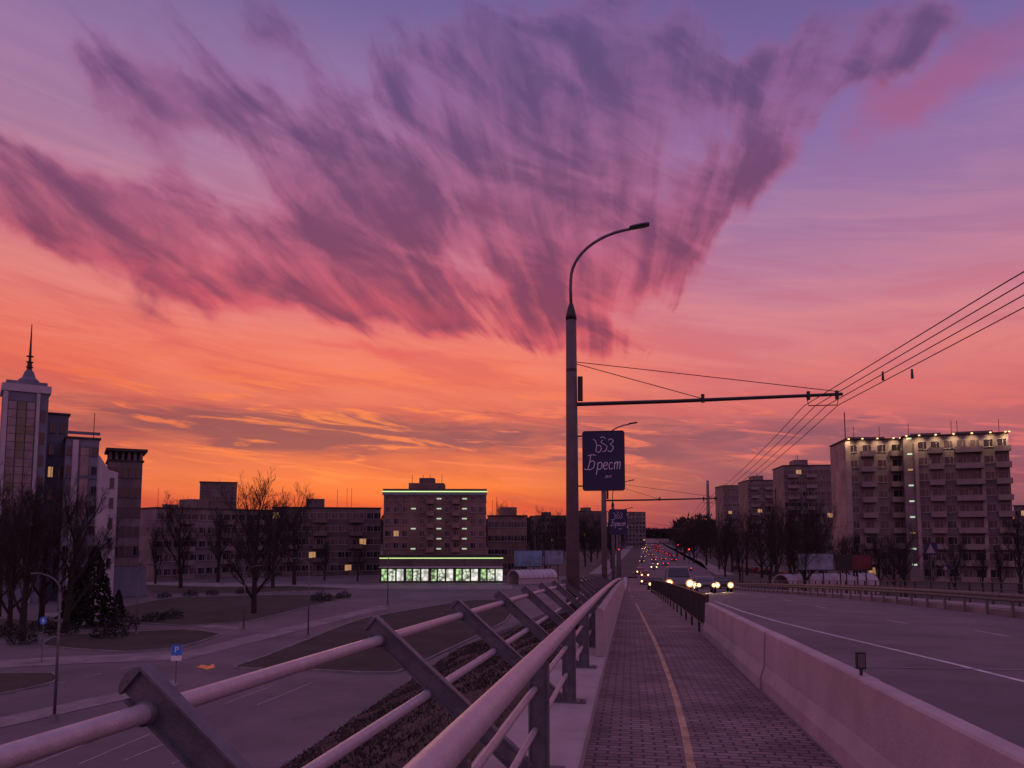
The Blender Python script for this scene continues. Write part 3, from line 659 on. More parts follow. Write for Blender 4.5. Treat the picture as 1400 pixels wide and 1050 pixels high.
# ------------------------------------------------------------------ trees
def bare_tree(seed, H=10.0, spread=.55, low=.22, limbs=8):
    rnd = random.Random(seed); tr = MB(); cr_ = MB()
    def seg(mb, p, d, L, r0, r1, n, bend=.12, k=3):
        pts = [p]; q = p; dd = d.copy()
        for i in range(k):
            dd = (dd+Vector((rnd.uniform(-bend, bend), rnd.uniform(-bend, bend), rnd.uniform(-bend*.3, bend)))).normalized(); q = q+dd*(L/k); pts.append(q)
        mb.tube(pts, [r0+(r1-r0)*i/k for i in range(k+1)], n, False); return pts, dd
    def grow(p, d, L, r, lv):
        if lv == 1: mb, n, k = tr, 6, 4
        elif lv == 2: mb, n, k = cr_, 4, 3
        else: mb, n, k = cr_, 3, 2
        pts, dd = seg(mb, p, d, L, r, r*.35, n, .16, k)
        if lv >= 5: return
        cnt = {1: 7, 2: 5, 3: 4, 4: 3}[lv]
        for i in range(cnt):
            t = .25+.75*(i+rnd.random()*.6)/cnt; t = min(t, 1)
            f = t*(len(pts)-1); a = min(int(f), len(pts)-2); q = pts[a].lerp(pts[a+1], f-a)
            ax = Vector((rnd.uniform(-1, 1), rnd.uniform(-1, 1), rnd.uniform(-.5, 1))).normalized()
            nd_ = (dd*.9+ax*.75+Vector((0, 0, .22))).normalized()
            grow(q, nd_, L*rnd.uniform(.38, .62), max(r*.40*(1-.4*t), .009), lv+1)
    tp, td = seg(tr, Vector((0, 0, -.2)), Vector((0, 0, 1)), H*.75, H*.024, H*.008, 8, .05, 6)
    for i in range(limbs):
        t = low+(1-low)*i/limbs; f = t*6; a = min(int(f), 5); q = tp[a].lerp(tp[a+1], f-a)
        an = i*2.4+rnd.uniform(-.5, .5); s = spread*(1.2-.6*t)
        d = Vector((math.cos(an)*s, math.sin(an)*s, 1)).normalized()
        grow(q, d, H*rnd.uniform(.34, .48)*(1.1-.45*t), H*.012*(1.1-.5*t), 1)
    top = max(v[2] for v in cr_.v)
    return tr.mesh(bark, True), cr_.mesh(bark), top
TREES = [bare_tree(11, 10, .6), bare_tree(22, 10, .8, .18, 9), bare_tree(35, 10, .5, .25), bare_tree(48, 10, .95, .2, 9), bare_tree(61, 10, .95, .1, 14)]
def tree(px, D, top, kind, label, group, H=None, xy=None):
    q = P(px, 730, D) if xy is None else Vector((xy[0], xy[1], 0))
    H = H or Hh(px, top, D)
    r = thing('bare_tree', label, 'tree', (q.x, q.y, 0), random.uniform(0, 6.28), group, H/TREES[kind][2])
    ob('trunk', TREES[kind][0], r); ob('crown', TREES[kind][1], r); return r
tree(350, 88, 634, 4, 'large bare tree with many spreading limbs on the lawn at centre left', None)
tree(38, 66, 638, 0, 'tall bare tree in front of the spired tower', None)
tree(-10, 60, 625, 2, 'bare tree cut by the left edge of the picture', None)
tree(96, 72, 640, 1, 'bare tree between the spired tower and the spruce', None)
tree(62, 78, 650, 3, 'bare tree directly behind the one before the spired tower', None)
tree(250, 128, 668, 1, 'bare tree in front of the left end of the long apartment block', None)
tree(404, 138, 658, 3, 'bare tree right behind the big limbed tree', None)
for px, D, top in [(180, 120, 745), (215, 140, 715), (300, 145, 690), (445, 150, 735), (490, 148, 740), (130, 100, 710), (5, 85, 690), (20, 75, 670), (375, 130, 680)]:
    tree(px, D, top, random.randrange(5), 'small dark bare tree among the blocks on the left', 'small bare trees on the left')
for px, D, top in [(688, 190, 682), (705, 200, 695), (735, 210, 690), (760, 230, 692), (785, 240, 688), (808, 250, 694), (835, 200, 722), (745, 170, 715), (720, 180, 720), (800, 215, 702), (775, 205, 705), (845, 260, 712)]:
    tree(px, D, top, random.randrange(5), 'bare tree in the dark row behind the billboards left of the ramp', 'bare trees behind the billboards')
tree(1098, 112, 662, 4, 'tall bare tree in front of the second apartment slab on the right', None)
tree(1125, 118, 680, 1, 'bare tree at the left corner of the large apartment block', None)
tree(1235, 108, 712, 3, 'bare tree before the middle of the large apartment block', None)
tree(1302, 112, 725, 1, 'bare tree before the right half of the large apartment block', None)
tree(1392, 112, 695, 0, 'bare tree cut by the right edge of the picture', None)
for px, D, top in [(1060, 140, 680), (1078, 150, 690), (1040, 160, 688), (1020, 170, 692), (1000, 185, 695), (982, 200, 698), (965, 220, 702), (948, 240, 702), (935, 265, 704), (925, 300, 706), (1180, 120, 735), (1150, 125, 728), (1270, 125, 750), (1340, 118, 745), (1365, 120, 740), (990, 150, 715), (1010, 140, 722), (1200, 122, 725), (1220, 130, 735), (1050, 135, 700), (1085, 130, 700), (1165, 116, 720), (1110, 124, 705)]:
    tree(px, D, top, random.randrange(5), 'dark bare tree in the row on the right of the road', 'bare trees right of the road')
y = 260
while y < 800:
    tree(0, 0, 0, random.randrange(5), 'distant bare tree lining the left side of the far street', 'distant trees left of the street', H=random.uniform(11, 15), xy=(-12+farx(y)+random.uniform(-3, 1), y))
    tree(0, 0, 0, random.randrange(5), 'distant bare tree lining the right side of the far street', 'distant trees right of the street', H=random.uniform(11, 15), xy=(27+farx(y)+random.uniform(-1, 3), y))
    y += 26
def spruce(seed):
    rnd = random.Random(seed); m = MB(); H = 8.0
    for i in range(70):
        z = .6+(H-.7)*(i/70); rad = 2.3*(1-z/H)**.85+.1
        for j in range(14):
            a = rnd.uniform(0, 6.28); r = rad*rnd.uniform(.5, 1.1); s = .35*rnd.uniform(.6, 1.2)*(1-.5*z/H)
            c = Vector((math.cos(a)*r, math.sin(a)*r, z-.25*r)); o = Vector((math.cos(a), math.sin(a), 0)); t_ = Vector((-o.y, o.x, 0))
            m.poly([c-o*s*1.2+Vector((0, 0, .1)), c-t_*s*.7, c+o*s+Vector((0, 0, -.15)), c+t_*s*.7])
            m.poly([c-o*s+Vector((0, 0, .25)), c-Vector((0, 0, s*.8)), c+o*s*.8])
    return MB().tube([(0, 0, 0), (0, 0, 7.8)], [.16, .02], 8).mesh(bark), m.mesh(needle)
SP = spruce(5)
for px, D, top, lb in [(132, 76, 745, 'dark spruce with pointed top left of the lawn'), (108, 84, 768, 'smaller dark spruce left behind the pointed one'), (166, 84, 805, 'low dark spruce right of the pointed one')]:
    q = P(px, 730, D); r = thing('spruce_tree', lb, 'tree', (q.x, q.y, 0), px, 'spruces on the left', Hh(px, top, D)/8.0); ob('trunk', SP[0], r); ob('crown', SP[1], r)
def bush(seed):
    rnd = random.Random(seed); m = MB()
    for i in range(420):
        a = rnd.uniform(0, 6.28); u = rnd.random(); r = math.sqrt(u)*1.0; z = rnd.random()*(1.1-r*.7)
        p = Vector((r*math.cos(a), r*math.sin(a), z)); d = Vector((rnd.uniform(-1, 1), rnd.uniform(-1, 1), rnd.uniform(.2, 1.2))).normalized()*.25; s = Vector((rnd.uniform(-1, 1), rnd.uniform(-1, 1), 0))*.05
        m.poly([p-s, p+s, p+d])
    return m.mesh(needle)
BS = bush(4)
for i, (px, py) in enumerate([(170, 858), (210, 850), (235, 846), (30, 880), (60, 862), (440, 822), (470, 818), (150, 872), (225, 818), (260, 816), (290, 814), (330, 812), (10, 872), (85, 868)]):
    q = G(px, py); o = ob('bush', BS, None, (q.x, q.y, .05), i); s = random.uniform(.9, 1.7); o.scale = (s, s, s*.9); tag(o, 'low dark bush on the lawns left of the ramp', 'bush', 'bushes on the lawns')
def woods(name, label, rng, D0, D1, h0, h1, n):
    rnd = random.Random(9); m = MB()
    for i in range(n):
        px = rnd.uniform(*rng); D = rnd.uniform(D0, D1); q = P(px, 730, D)
        hh = h0+(h1-h0)*(.5+.5*math.sin(px*.05+1)*math.cos(px*.023))+rnd.uniform(-1, 2)
        for j in range(9):
            c = q+Vector((rnd.uniform(-3, 3), rnd.uniform(-3, 3), 0)); c.z = hh*math.sqrt(rnd.random())*1.0; s = D*.0022*rnd.uniform(.5, 1.3)
            a = rnd.uniform(0, 6.28)
            m.poly([c+Vector((math.cos(a)*s, math.sin(a)*s, -s)), c+Vector((-math.cos(a)*s, -math.sin(a)*s, -s)), c+Vector((rnd.uniform(-s, s), 0, s*1.4))])
    o = m.build(name, bark); tag(o, label, 'trees', kind='stuff')
woods('distant_wood', 'dark mass of distant woods on the skyline', (-300, 840), 420, 900, 14, 20, 4200)
woods('distant_wood', 'dark mass of distant woods on the skyline right of the street', (925, 1700), 420, 900, 13, 19, 3800)
woods('distant_wood', 'low distant woods closing the end of the street', (820, 960), 1500, 1900, 14, 20, 500)
# ------------------------------------------------------------------ buildings
WINM = {}
def win_meshes(w_, h_, fm):
    k = (round(w_, 2), round(h_, 2), fm.name)
    if k not in WINM:
        m = MB(); t = .07
        m.box(-w_/2, w_/2, -.07, .03, 0, t); m.box(-w_/2, w_/2, -.07, .03, h_-t, h_)
        m.box(-w_/2, -w_/2+t, -.07, .03, t, h_-t); m.box(w_/2-t, w_/2, -.07, .03, t, h_-t); m.box(-.035+w_*.12, .035+w_*.12, -.065, .03, t, h_-t)
        m.box(-w_/2-.08, w_/2+.08, -.16, .02, -.07, -.003)
        panes = {}
        for nm, mm in (('d', glass), ('c', glass2), ('w', lit_warm), ('g', lit_green)):
            panes[nm] = MB().box(-w_/2+t, w_/2-t, -.03, .01, t, h_-t).mesh(mm)
        WINM[k] = (m.mesh(fm), panes)
    return WINM[k]
def put_window(par, x, y, z, w_, h_, fm, rot, pane):
    fmh, panes = win_meshes(w_, h_, fm)
    a = ob('window', fmh, par, (x, y, z), rot); ob('pane', panes[pane], a); return a
def building(name, label, A, B, depth_, H, floors, cols, wall, side=0, side_right=0, ww=1.5, wh=1.4, z0=0.0, lit=.02, fm=None, group=None, rnd_seed=1, skip=(), balc=(), balc_w=3.0, bm=None, penthouse=True):
    rnd = random.Random(rnd_seed); fm = fm or frame_m
    A = Vector((A.x, A.y, 0)); B = Vector((B.x, B.y, 0)); L = (B-A).length; rot = math.atan2((B-A).y, (B-A).x)
    r = thing(name, label, 'building', A, rot, group)
    MB().box(0, L, 0, depth_, -.3, H).build('wall', wall, r)
    rf = MB().box(-.2, L+.2, -.2, depth_+.2, H+.003, H+.25).build('roof', roof_m, r)
    if penthouse:
        MB().box(L*.3, L*.3+4, depth_*.3, depth_*.7, H+.253, H+2.2).build('roof_hut', wall, rf)
        for i in range(3):
            x = L*rnd.uniform(.1, .9); MB().tube([(x, depth_*.5, H+.25), (x, depth_*.5, H+3+rnd.random()*2)], .04, 4).build('antenna', black, rf)
    fh = (H-z0-.4)/floors
    cnt = 0
    for f in range(floors):
        z = z0+f*fh+fh*.32
        for c in range(cols):
            if c in skip: continue
            x = (c+.5)*L/cols; q = rnd.random()
            pane = 'w' if q < lit else ('c' if q < .35 else 'd')
            if c in balc:
                bmm = bm or wall
                key = ('balc', balc_w, bmm.name)
                if key not in WINM:
                    m = MB(); m.box(-balc_w/2, balc_w/2, -1.2, -.003, 0, .14); m.box(-balc_w/2, balc_w/2, -1.2, -1.12, .143, 1.05)
                    m.box(-balc_w/2, -balc_w/2+.08, -1.117, -.003, .143, 1.05); m.box(balc_w/2-.08, balc_w/2, -1.117, -.003, .143, 1.05); WINM[key] = m.mesh(bmm)
                ob('balcony', WINM[key], r, (x, 0, z-fh*.32+.05))
            put_window(r, x, 0, z, ww, min(wh, fh*.5), fm, 0, pane); cnt += 1
        for c in range(side):
            if cnt > 96: break
            put_window(r, 0, (c+.5)*depth_/side, z, ww, min(wh, fh*.5), fm, -R(90), 'd' if rnd.random() < .7 else 'c'); cnt += 1
        for c in range(side_right):
            if cnt > 96: break
            put_window(r, L, (c+.5)*depth_/side_right, z, ww, min(wh, fh*.5), fm, R(90), 'd' if rnd.random() < .7 else 'c'); cnt += 1
    return r, L, fh
# shop block in the middle
A, B = FC(524, 664, 150, -4); Hc = Hh(524, 670, 150)
r, L, fh = building('apartment_block', 'brown seven storey block with green roof lights above lit shops', A, B, 14, Hc, 5, 12, brick_brown, side_right=3, z0=5.4, ww=1.1, wh=1.3, skip=(3, 6, 9), balc=(5, 8), balc_w=1.5, penthouse=False, lit=.01)
MB().box(4.5, 11.5, 3, 9, Hc+.26, Hc+1.6).build('roof_hut', brick_brown, r); MB().box(6.5, 9.5, 4, 8, Hc+1.61, Hc+2.7).build('roof_tank', panel_dark, r)
for x in (5, 7.2, 8.6, 11): MB().tube([(x, 5, Hc+1.6), (x, 5, Hc+3.4)], .05, 4).build('antenna', black, r)
MB().box(-.3, L+.3, -.42, -.25, Hc-.38, Hc-.2).build('cornice_light', neon, r)
MB().box(-.25, L+.25, -.25, -.003, Hc-1.0, Hc-.1).build('cornice', grey_wall, r)
for xk in (3.5, 6.5, 9.5):
    for f in range(6):
        if xk == 3.5 and f % 2: continue
        MB().box(xk/12*L-.45, xk/12*L+.45, -.06, -.003, 6.0+f*1.95, 6.25+f*1.95).build('stairwell_light', lit_green, r)
q0, q1 = FC(519, 688, 143, -4); Ls = (q1-q0).length
s = thing('shop_pavilion', 'single storey row of brightly lit shops with a glowing strip along the canopy', 'shops', (q0.x, q0.y, 0), math.atan2(q1.y-q0.y, q1.x-q0.x))
MB().box(0, Ls, .3, 5.6, -.2, 4.9).build('wall', panel_dark, s)
MB().box(-.2, Ls+.2, -.4, 5.7, 4.903, 5.15).build('roof', roof_m, s)
MB().box(0, Ls, -.5, .29, 2.75, 3.0).build('canopy', white_wall, s)
MB().box(0, Ls, .2, .297, 4.45, 4.6).build('strip_light', neon, s)
def shop_mat(name, sc_, hi, lo):
    m = mat(name, (.3, .35, .3), .3, .3, 1, emit=(.62, 1, .55), es=1.0)
    nts = m.node_tree; bs = nts.nodes['Principled BSDF']; tcx = nts.nodes.new('ShaderNodeTexCoord'); vo = nts.nodes.new('ShaderNodeTexVoronoi'); vo.inputs['Scale'].default_value = sc_
    nts.links.new(tcx.outputs['Object'], vo.inputs['Vector']); rpx = nts.nodes.new('ShaderNodeValToRGB'); e = rpx.color_ramp.elements
    e[0].position = .2; e[0].color = hi+(1,); e[1].position = .75; e[1].color = lo+(1,); nts.links.new(vo.outputs['Distance'], rpx.inputs[0]); nts.links.new(rpx.outputs[0], bs.inputs['Emission Color'])
    bs.inputs['Emission Strength'].default_value = .95; return m
shops = [shop_mat('shop_interior', 2.0, (.9, 1, .75), (.05, .1, .05)), shop_mat('shop_interior_green', 1.5, (.6, 1, .4), (.02, .05, .02)), shop_mat('shop_interior_white', 1.2, (1, 1, .9), (.25, .3, .22))]
ns = 15
for i in range(ns):
    pier = .12 if i % 3 else .38
    x0 = i*Ls/ns+pier; x1 = (i+1)*Ls/ns-.06
    fr = MB(); fr.box(x0, x1, .18, .297, .3, .36); fr.box(x0, x1, .18, .297, 2.5, 2.56); fr.box(x0, x0+.06, .18, .297, .36, 2.5); fr.box(x1-.06, x1, .18, .297, .36, 2.5)
    a = fr.build('shop_window', frame_d, s); MB().box(x0+.06, x1-.06, .22, .29, .36, 2.5).build('pane', shops[(i*5+1) % 3], a)
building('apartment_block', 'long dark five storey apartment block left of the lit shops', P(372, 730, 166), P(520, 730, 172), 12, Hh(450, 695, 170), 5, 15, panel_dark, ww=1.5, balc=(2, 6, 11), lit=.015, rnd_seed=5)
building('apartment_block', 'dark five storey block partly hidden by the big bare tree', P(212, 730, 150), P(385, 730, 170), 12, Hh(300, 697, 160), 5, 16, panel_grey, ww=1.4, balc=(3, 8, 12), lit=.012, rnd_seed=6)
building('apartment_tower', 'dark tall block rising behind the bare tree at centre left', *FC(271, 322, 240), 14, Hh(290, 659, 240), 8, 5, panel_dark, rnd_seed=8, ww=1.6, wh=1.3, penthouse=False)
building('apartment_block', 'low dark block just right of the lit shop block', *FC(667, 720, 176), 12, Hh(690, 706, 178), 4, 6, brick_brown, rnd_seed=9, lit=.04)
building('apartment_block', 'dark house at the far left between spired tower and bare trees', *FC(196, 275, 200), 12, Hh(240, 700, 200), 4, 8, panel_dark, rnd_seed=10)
building('distant_building', 'dark distant block left of the street axis, nearest to the lamp pole', P(790, 730, 400), P(830, 730, 404), 14, Hh(800, 699, 400), 6, 7, panel_dark, rnd_seed=11, ww=1.8, lit=.04, fm=frame_d)
building('distant_building', 'long distant block straight above the street traffic', P(840, 730, 560), P(883, 730, 565), 14, Hh(860, 700, 560), 8, 9, panel_grey, rnd_seed=12, ww=1.6, lit=.05, fm=frame_d)
building('distant_building', 'small distant dark block behind the billboards on the left', P(735, 730, 420), P(775, 730, 424), 14, Hh(750, 705, 420), 5, 7, panel_dark, rnd_seed=13, lit=.05, fm=frame_d)
# right large block in two stepped sections
lm = MB().box(-.16, .16, -.5, -.34, 0, .22).mesh(lampglow)
def lamps(r, A, B, H, xs):
    rot = math.atan2((B-A).y, (B-A).x); ca, sa = math.cos(rot), math.sin(rot)
    for x in xs:
        ob('roof_lamp', lm, r, (x, -.05, H+.1))
        lx, ly = x, -1.7; wx, wy = A.x+ca*lx-sa*ly, A.y+sa*lx+ca*ly; tx, ty = A.x+ca*lx-sa*.2, A.y+sa*lx+ca*.2
        spot((wx, wy, H+.3), (tx, ty, H-2.2), 700, (1, .62, .32), 88, 1.0, .2)
A, B = FC(1160, 1240, 153, 16); Hr = Hh(1160, 602, 153)
r, L, fh = building('apartment_block', 'large nine storey apartment block, left section with pale end wall and yellow roof lamps', A, B, 12, Hr, 9, 4, panel_grey, ww=1.7, wh=1.5, balc=(1, 3), balc_w=2.7, bm=balc_m, lit=.012, rnd_seed=15, penthouse=False)
MB().box(-.12, -.003, .2, 11.8, -.2, Hr-.3).build('end_wall', brick_pale, r)
MB().box(-.1, .9, -.4, -.003, 0, Hr-.3).build('wall_rib', brick_pale, r)
lamps(r, A, B, Hr, [.6, 3.2, 6, 9, L-.6])
MB().box(L*.15, L*.8, 4, 10, Hr+.26, Hr+1.1).build('roof_hut', panel_grey, r)
MB().tube([(.6, 2, Hr+.2), (.6, 2, Hr+6)], .1, 4).build('antenna', black, r)
for x in (3, 8): MB().tube([(x, 5, Hr+.2), (x, 5, Hr+3.4)], .05, 4).build('antenna', black, r)
A, B = FC(1240, 1386, 148, 8); Hq = Hh(1240, 598, 148)
r, L, fh = building('apartment_block', 'large nine storey apartment block, right section with lit stairwell column and stacked balconies', A, B, 12, Hq, 9, 8, panel_grey, ww=1.6, wh=1.5, skip=(0,), balc=(2, 4, 5, 7), balc_w=2.5, bm=balc_m, lit=.012, rnd_seed=25, penthouse=False)
for f in range(9):
    MB().box(.5/8*L-.42, .5/8*L+.42, -.06, -.003, 3+f*fh, 3.3+f*fh).build('stairwell_light', lit_green if f not in (2, 6) else lit_warm, r)
for c in (1, 6): MB().box(c/8*L-.3, c/8*L+.3, -.5, -.003, 0, Hq-1.2).build('wall_rib', brick_pale, r)
MB().box(.2, 2.6, -.9, -.07, .1, 2.4).build('porch', panel_grey, r)
lamps(r, A, B, Hq, [.6, 2.8, 5.6, 8.6, 11.6, 14.6, 17.6, L-.5])
MB().box(L*.1, L*.4, 4, 10, Hq+.26, Hq+1.1).build('roof_hut', panel_grey, r); MB().box(L*.55, L*.9, 4, 10, Hq+.26, Hq+1.1).build('roof_hut', panel_grey, r)
for x in (1.5, 9, 10, 17): MB().tube([(x, 5, Hq+.2), (x, 5, Hq+3.4)], .05, 4).build('antenna', black, r)
building('apartment_block', 'second apartment slab left behind the large lamp lit block', *FC(1074, 1140, 226, 14), 15, Hh(1074, 637, 226), 9, 8, panel_grey, ww=1.6, rnd_seed=16, balc=(1, 4), bm=balc_m, lit=.015)
building('apartment_block', 'third apartment slab further along the right of the road', *FC(1024, 1062, 290, 14), 16, Hh(1024, 657, 290), 9, 6, panel_grey, ww=1.7, rnd_seed=17, balc=(1, 4), bm=balc_m)
building('apartment_block', 'farthest and narrowest apartment slab of the right hand row', *FC(990, 1020, 350, 14), 16, Hh(990, 664, 350), 9, 5, panel_grey, ww=1.7, rnd_seed=18, penthouse=False)
building('apartment_block', 'dark low block cut by the right edge of the picture', *FC(1388, 1470, 200), 14, Hh(1395, 692, 200), 5, 9, panel_dark, ww=1.7, rnd_seed=19)
building('low_building', 'long low dark building behind the trees right of the road', P(965, 730, 320), P(1060, 730, 260), 10, 7, 2, 10, panel_dark, ww=1.7, rnd_seed=20, penthouse=False)
# left spired tower complex
A, B = FC(-6, 57, 100, 3); D = depth((A+B)/2); Lw = (B-A).length; rotz = math.atan2((B-A).y, (B-A).x)
Ht = Hh(32, 526, D)
t = thing('spired_tower', 'tall dark glass and grey office tower with a needle spire at the left edge', 'building', A, rotz)
MB().box(0, Lw, 0, 6, -.2, Ht-1).build('wall', grey_wall, t)
MB().box(-.25, Lw+.25, -.25, 6.2, Ht-.997, Ht).build('roof', white_wall, t)
MB().box(.2, Lw-.2, 0.2, 5.8, Ht+.003, Ht+.5).build('parapet', grey_wall, t)
litg = mat('tower_glass_lit', (.08, .065, .06), .15, .8, .5, emit=(1, .62, .4), es=.012)
mirror = mat('tower_glass', (.16, .17, .2), .12, .3, .4, metal=.75)
bw = (Lw-2.0)/3
for i in range(3):
    x0 = .55+i*bw
    a = MB().box(x0, x0+bw-.06, -.1, -.003, 2.5, Ht-2.2).build('glazing_bay', frame_d, t)
    for f in range(22):
        z = 2.7+f*(Ht-5)/22; MB().box(x0+.05, x0+bw-.11, -.14, -.103, z, z+(Ht-5)/22-.1).build('pane', litg if (i == 1 and f > 14) or (f < 3 and i != 1) or (f*7+i*3) % 11 == 0 else mirror, a)
MB().box(-.03, .5, -.3, -.003, 0, Ht-1.1).build('pier', white_wall, t); MB().box(Lw-1.4, Lw-1.0, -.3, -.003, 0, Ht-1.1).build('pier', white_wall, t)
for i in range(8): MB().box(Lw-.85, Lw-.3, -.05, -.003, 3+i*3, 4.6+i*3).build('window', glass, t)
cx, cy = Lw*.56, 3
MB().tube([(cx, cy, Ht+.5), (cx, cy, Ht+1.1), (cx, cy, Ht+1.5), (cx, cy, Ht+2.3), (cx, cy, Ht+2.6)], [1.25, 1.25, .8, .55, .3], 12).build('spire_base', grey_wall, t)
MB().tube([(cx, cy, Ht+2.5), (cx, cy, Ht+3.6), (cx, cy, Ht+3.7), (cx, cy, Hh(36, 436, D))], [.34, .28, .18, .05], 8).build('spire', black, t)
for z in (2.9, 3.6, 4.4): MB().tube([(cx, cy, Ht+z), (cx, cy, Ht+z+.12)], .45, 8).build('spire_ring', black, t)
building('office_block', 'dark stepped office block directly right of the spired tower', *FC(57, 86, 106, 3), 6, Hh(70, 566, 106), 8, 2, blue_wall, ww=.7, wh=1.6, rnd_seed=21, penthouse=False, fm=frame_d)
r4, L4, f4 = building('office_block', 'pale banded office block with dark narrow windows left of the slanted white slab', *FC(84, 130, 103, 3), 7, Hh(100, 600, 104), 8, 4, grey_wall, ww=.75, wh=1.2, rnd_seed=22, penthouse=False, fm=frame_d)
for i in range(4): MB().box(-.05, L4+.05, -.2, -.003, 4.5+i*6, 4.9+i*6).build('band', blue_wall, r4)
MB().box(.8, 1.5, -.25, -.003, 0, Hh(100, 600, 104)-.2).build('fin', white_wall, r4)
MB().box(L4-2.2, L4-1.2, -.12, -.003, 2, Hh(100, 600, 104)-1.2).build('glass_strip', mirror, r4)
A, B = FC(131, 158, 99, 4); rz4 = math.atan2((B-A).y, (B-A).x); wv = (B-A).length
r2 = thing('stair_tower', 'narrow white slab with slanted top between the office blocks', 'building', A, rz4)
m = MB(); h1, h2 = Hh(133, 622, 99), Hh(160, 645, 99)
m.loft([[(0, y, -.2), (wv, y, -.2), (wv, y, h2), (wv*.5, y, h2+.3), (0, y, h1)] for y in (0, 3)]); m.build('wall', white_wall, r2)
for f in range(6): put_window(r2, wv*.7, 0, 2+f*2.6, .5, 1.3, frame_d, 0, 'd')
r3, L3, f3 = building('office_block', 'dark annex with an open colonnaded top storey', *FC(144, 191, 112, 3), 7, Hh(170, 630, 112), 6, 5, panel_grey, ww=.75, wh=1.5, rnd_seed=23, penthouse=False, fm=frame_d, z0=2)
Ht3 = Hh(170, 630, 112)
for i in range(6): MB().box(i*(L3-.4)/5, i*(L3-.4)/5+.4, .1, .5, Ht3+.253, Ht3+1.5).build('column', panel_grey, r3)
MB().box(0, L3, 4, 6.5, Ht3+.253, Ht3+1.5).build('upper_wall', panel_dark, r3)
MB().box(-.4, L3+.6, -.5, 7, Ht3+1.503, Ht3+1.9).build('top_roof', roof_m, r3)
MB().tube([(-2, 5, 3), (-2, 5, Hh(121, 560, 112))], .05, 4).build('antenna', black, r3)
MB().box(1, L3+1.0, -1.6, -.01, -.1, 4.2).build('porch', grey_wall, r3)
# ------------------------------------------------------------------ street furniture
def small_lamp(px, basepy, toppy, label, dirx=-1):
    q = G(px, basepy); D = (q-CAMP).dot(AX); H = Hh(px, toppy, D)
    r = thing('street_lamp', label, 'street lamp', (q.x, q.y, 0), 0, 'slim street lamps on the lot')
    MB().tube([(0, 0, 0), (0, 0, H-1.0)], [.075, .045], 8).build('pole', galv, r, True)
    pts = [(0, 0, H-1.0)]+[(dirx*1.3*(1-math.cos(R(80)*i/7)), 0, H-1.0+.9*math.sin(R(80)*i/7)) for i in range(1, 8)]
    MB().tube(pts, .035, 6).build('arm', galv, r, True); e_ = pts[-1]
    MB().loft([[(e_[0]+dirx*x, yv*w_, e_[2]+zv) for yv, zv in ((-1, 0), (0, .08), (1, 0), (0, -.05))] for x, w_ in ((-.05, .05), (.15, .13), (.5, .12), (.6, .04))]).build('lamp_head', black, r)
    MB().box(-.12, .12, -.12, .12, 0, .3).build('base', concrete_dark, r)
small_lamp(74, 985, 782, 'slim grey street lamp at the far left of the parking lot')
small_lamp(421, 872, 762, 'slim street lamp on the lawn right of the big bare tree')
small_lamp(186, 868, 770, 'slim street lamp beside the spruces', 1)
small_lamp(333, 862, 772, 'slim street lamp beside the big bare tree trunk', 1)
small_lamp(530, 828, 748, 'slim street lamp in front of the lit shops', -1)
q = G(240, 935)
t = thing('parking_sign', 'blue square sign with a white letter P on a thin pole beside the lot', 'road sign', (q.x, q.y, 0), R(18))
MB().tube([(0, 0, 0), (0, 0, 2.35)], .03, 6).build('pole', galv, t); MB().box(-.3, .3, -.05, -.03, 1.72, 2.32).build('panel', sign_blue, t)
ob('lettering', text_mesh('P', .5, sign_white), t, (0, -.055, 2.02)); MB().box(-.3, .3, -.05, -.03, 1.38, 1.66).build('plate', sign_white, t)
def round_sign(px, D, z, label, s=.28):
    q = P(px, 730, D); t = thing('road_sign', label, 'road sign', (q.x, q.y, 0), 0)
    MB().tube([(0, 0, 0), (0, 0, z+s)], .03, 6).build('pole', galv, t)
    MB().tube([(0, -.05, z), (0, -.03, z)], s, 20).build('disc', sign_blue, t)
    m = MB(); m.poly([(-s*.45, -.053, z-s*.1), (0, -.053, z+s*.6), (s*.45, -.053, z-s*.1)]); m.build('arrow', sign_white, t)
    MB().box(-s*.13, s*.13, -.054, -.051, z-s*.6, z-s*.105).build('arrow_shaft', sign_white, t)
round_sign(66, 55, 2.9, 'round blue sign on a thin pole at the left edge of the street')
def square_sign(px, py, D, label, s=.5):
    q = P(px, py, D); t = thing('crossing_sign', label, 'road sign', (q.x, q.y, 0), 0)
    MB().tube([(0, 0, 0), (0, 0, q.z+s)], .05, 6).build('pole', galv, t); MB().box(-s, s, -.08, -.06, q.z-s, q.z+s).build('panel', navy, t)
    m = MB(); m.poly([(-s*.7, -.083, q.z-s*.7), (s*.7, -.083, q.z-s*.7), (0, -.083, q.z+s*.75)]); m.build('triangle', frame_m, t)
square_sign(1272, 750, 100, 'upper blue crossing sign before the large apartment block', .8)
square_sign(1292, 776, 90, 'small blue crossing sign lower and right of the other one', .35)
art1 = mat('poster_blue', (.10, .15, .26), .5, .7, .5, emit=(.12, .16, .28), es=.06)
art2 = mat('poster_pale', (.14, .14, .22), .5, .8, .6, emit=(.2, .2, .32), es=.04)
art3 = mat('poster_red', (.11, .025, .03), .5, .6, .5)
def billboard(px0, px1, py0, py1, D, m_, label):
    a, b_ = P(px0, py1, D), P(px1, py0, D); L = (Vector((b_.x-a.x, b_.y-a.y, 0))).length
    t = thing('billboard', label, 'billboard', (a.x, a.y, 0), math.atan2(b_.y-a.y, b_.x-a.x))
    MB().box(0, L, 0, .2, a.z, b_.z).build('frame', black, t); MB().box(.12, L-.12, -.03, -.003, a.z+.12, b_.z-.12).build('poster', m_, t)
    for x in (L*.3, L*.7): MB().tube([(x, .1, 0), (x, .1, a.z)], .1, 8).build('support', black, t)
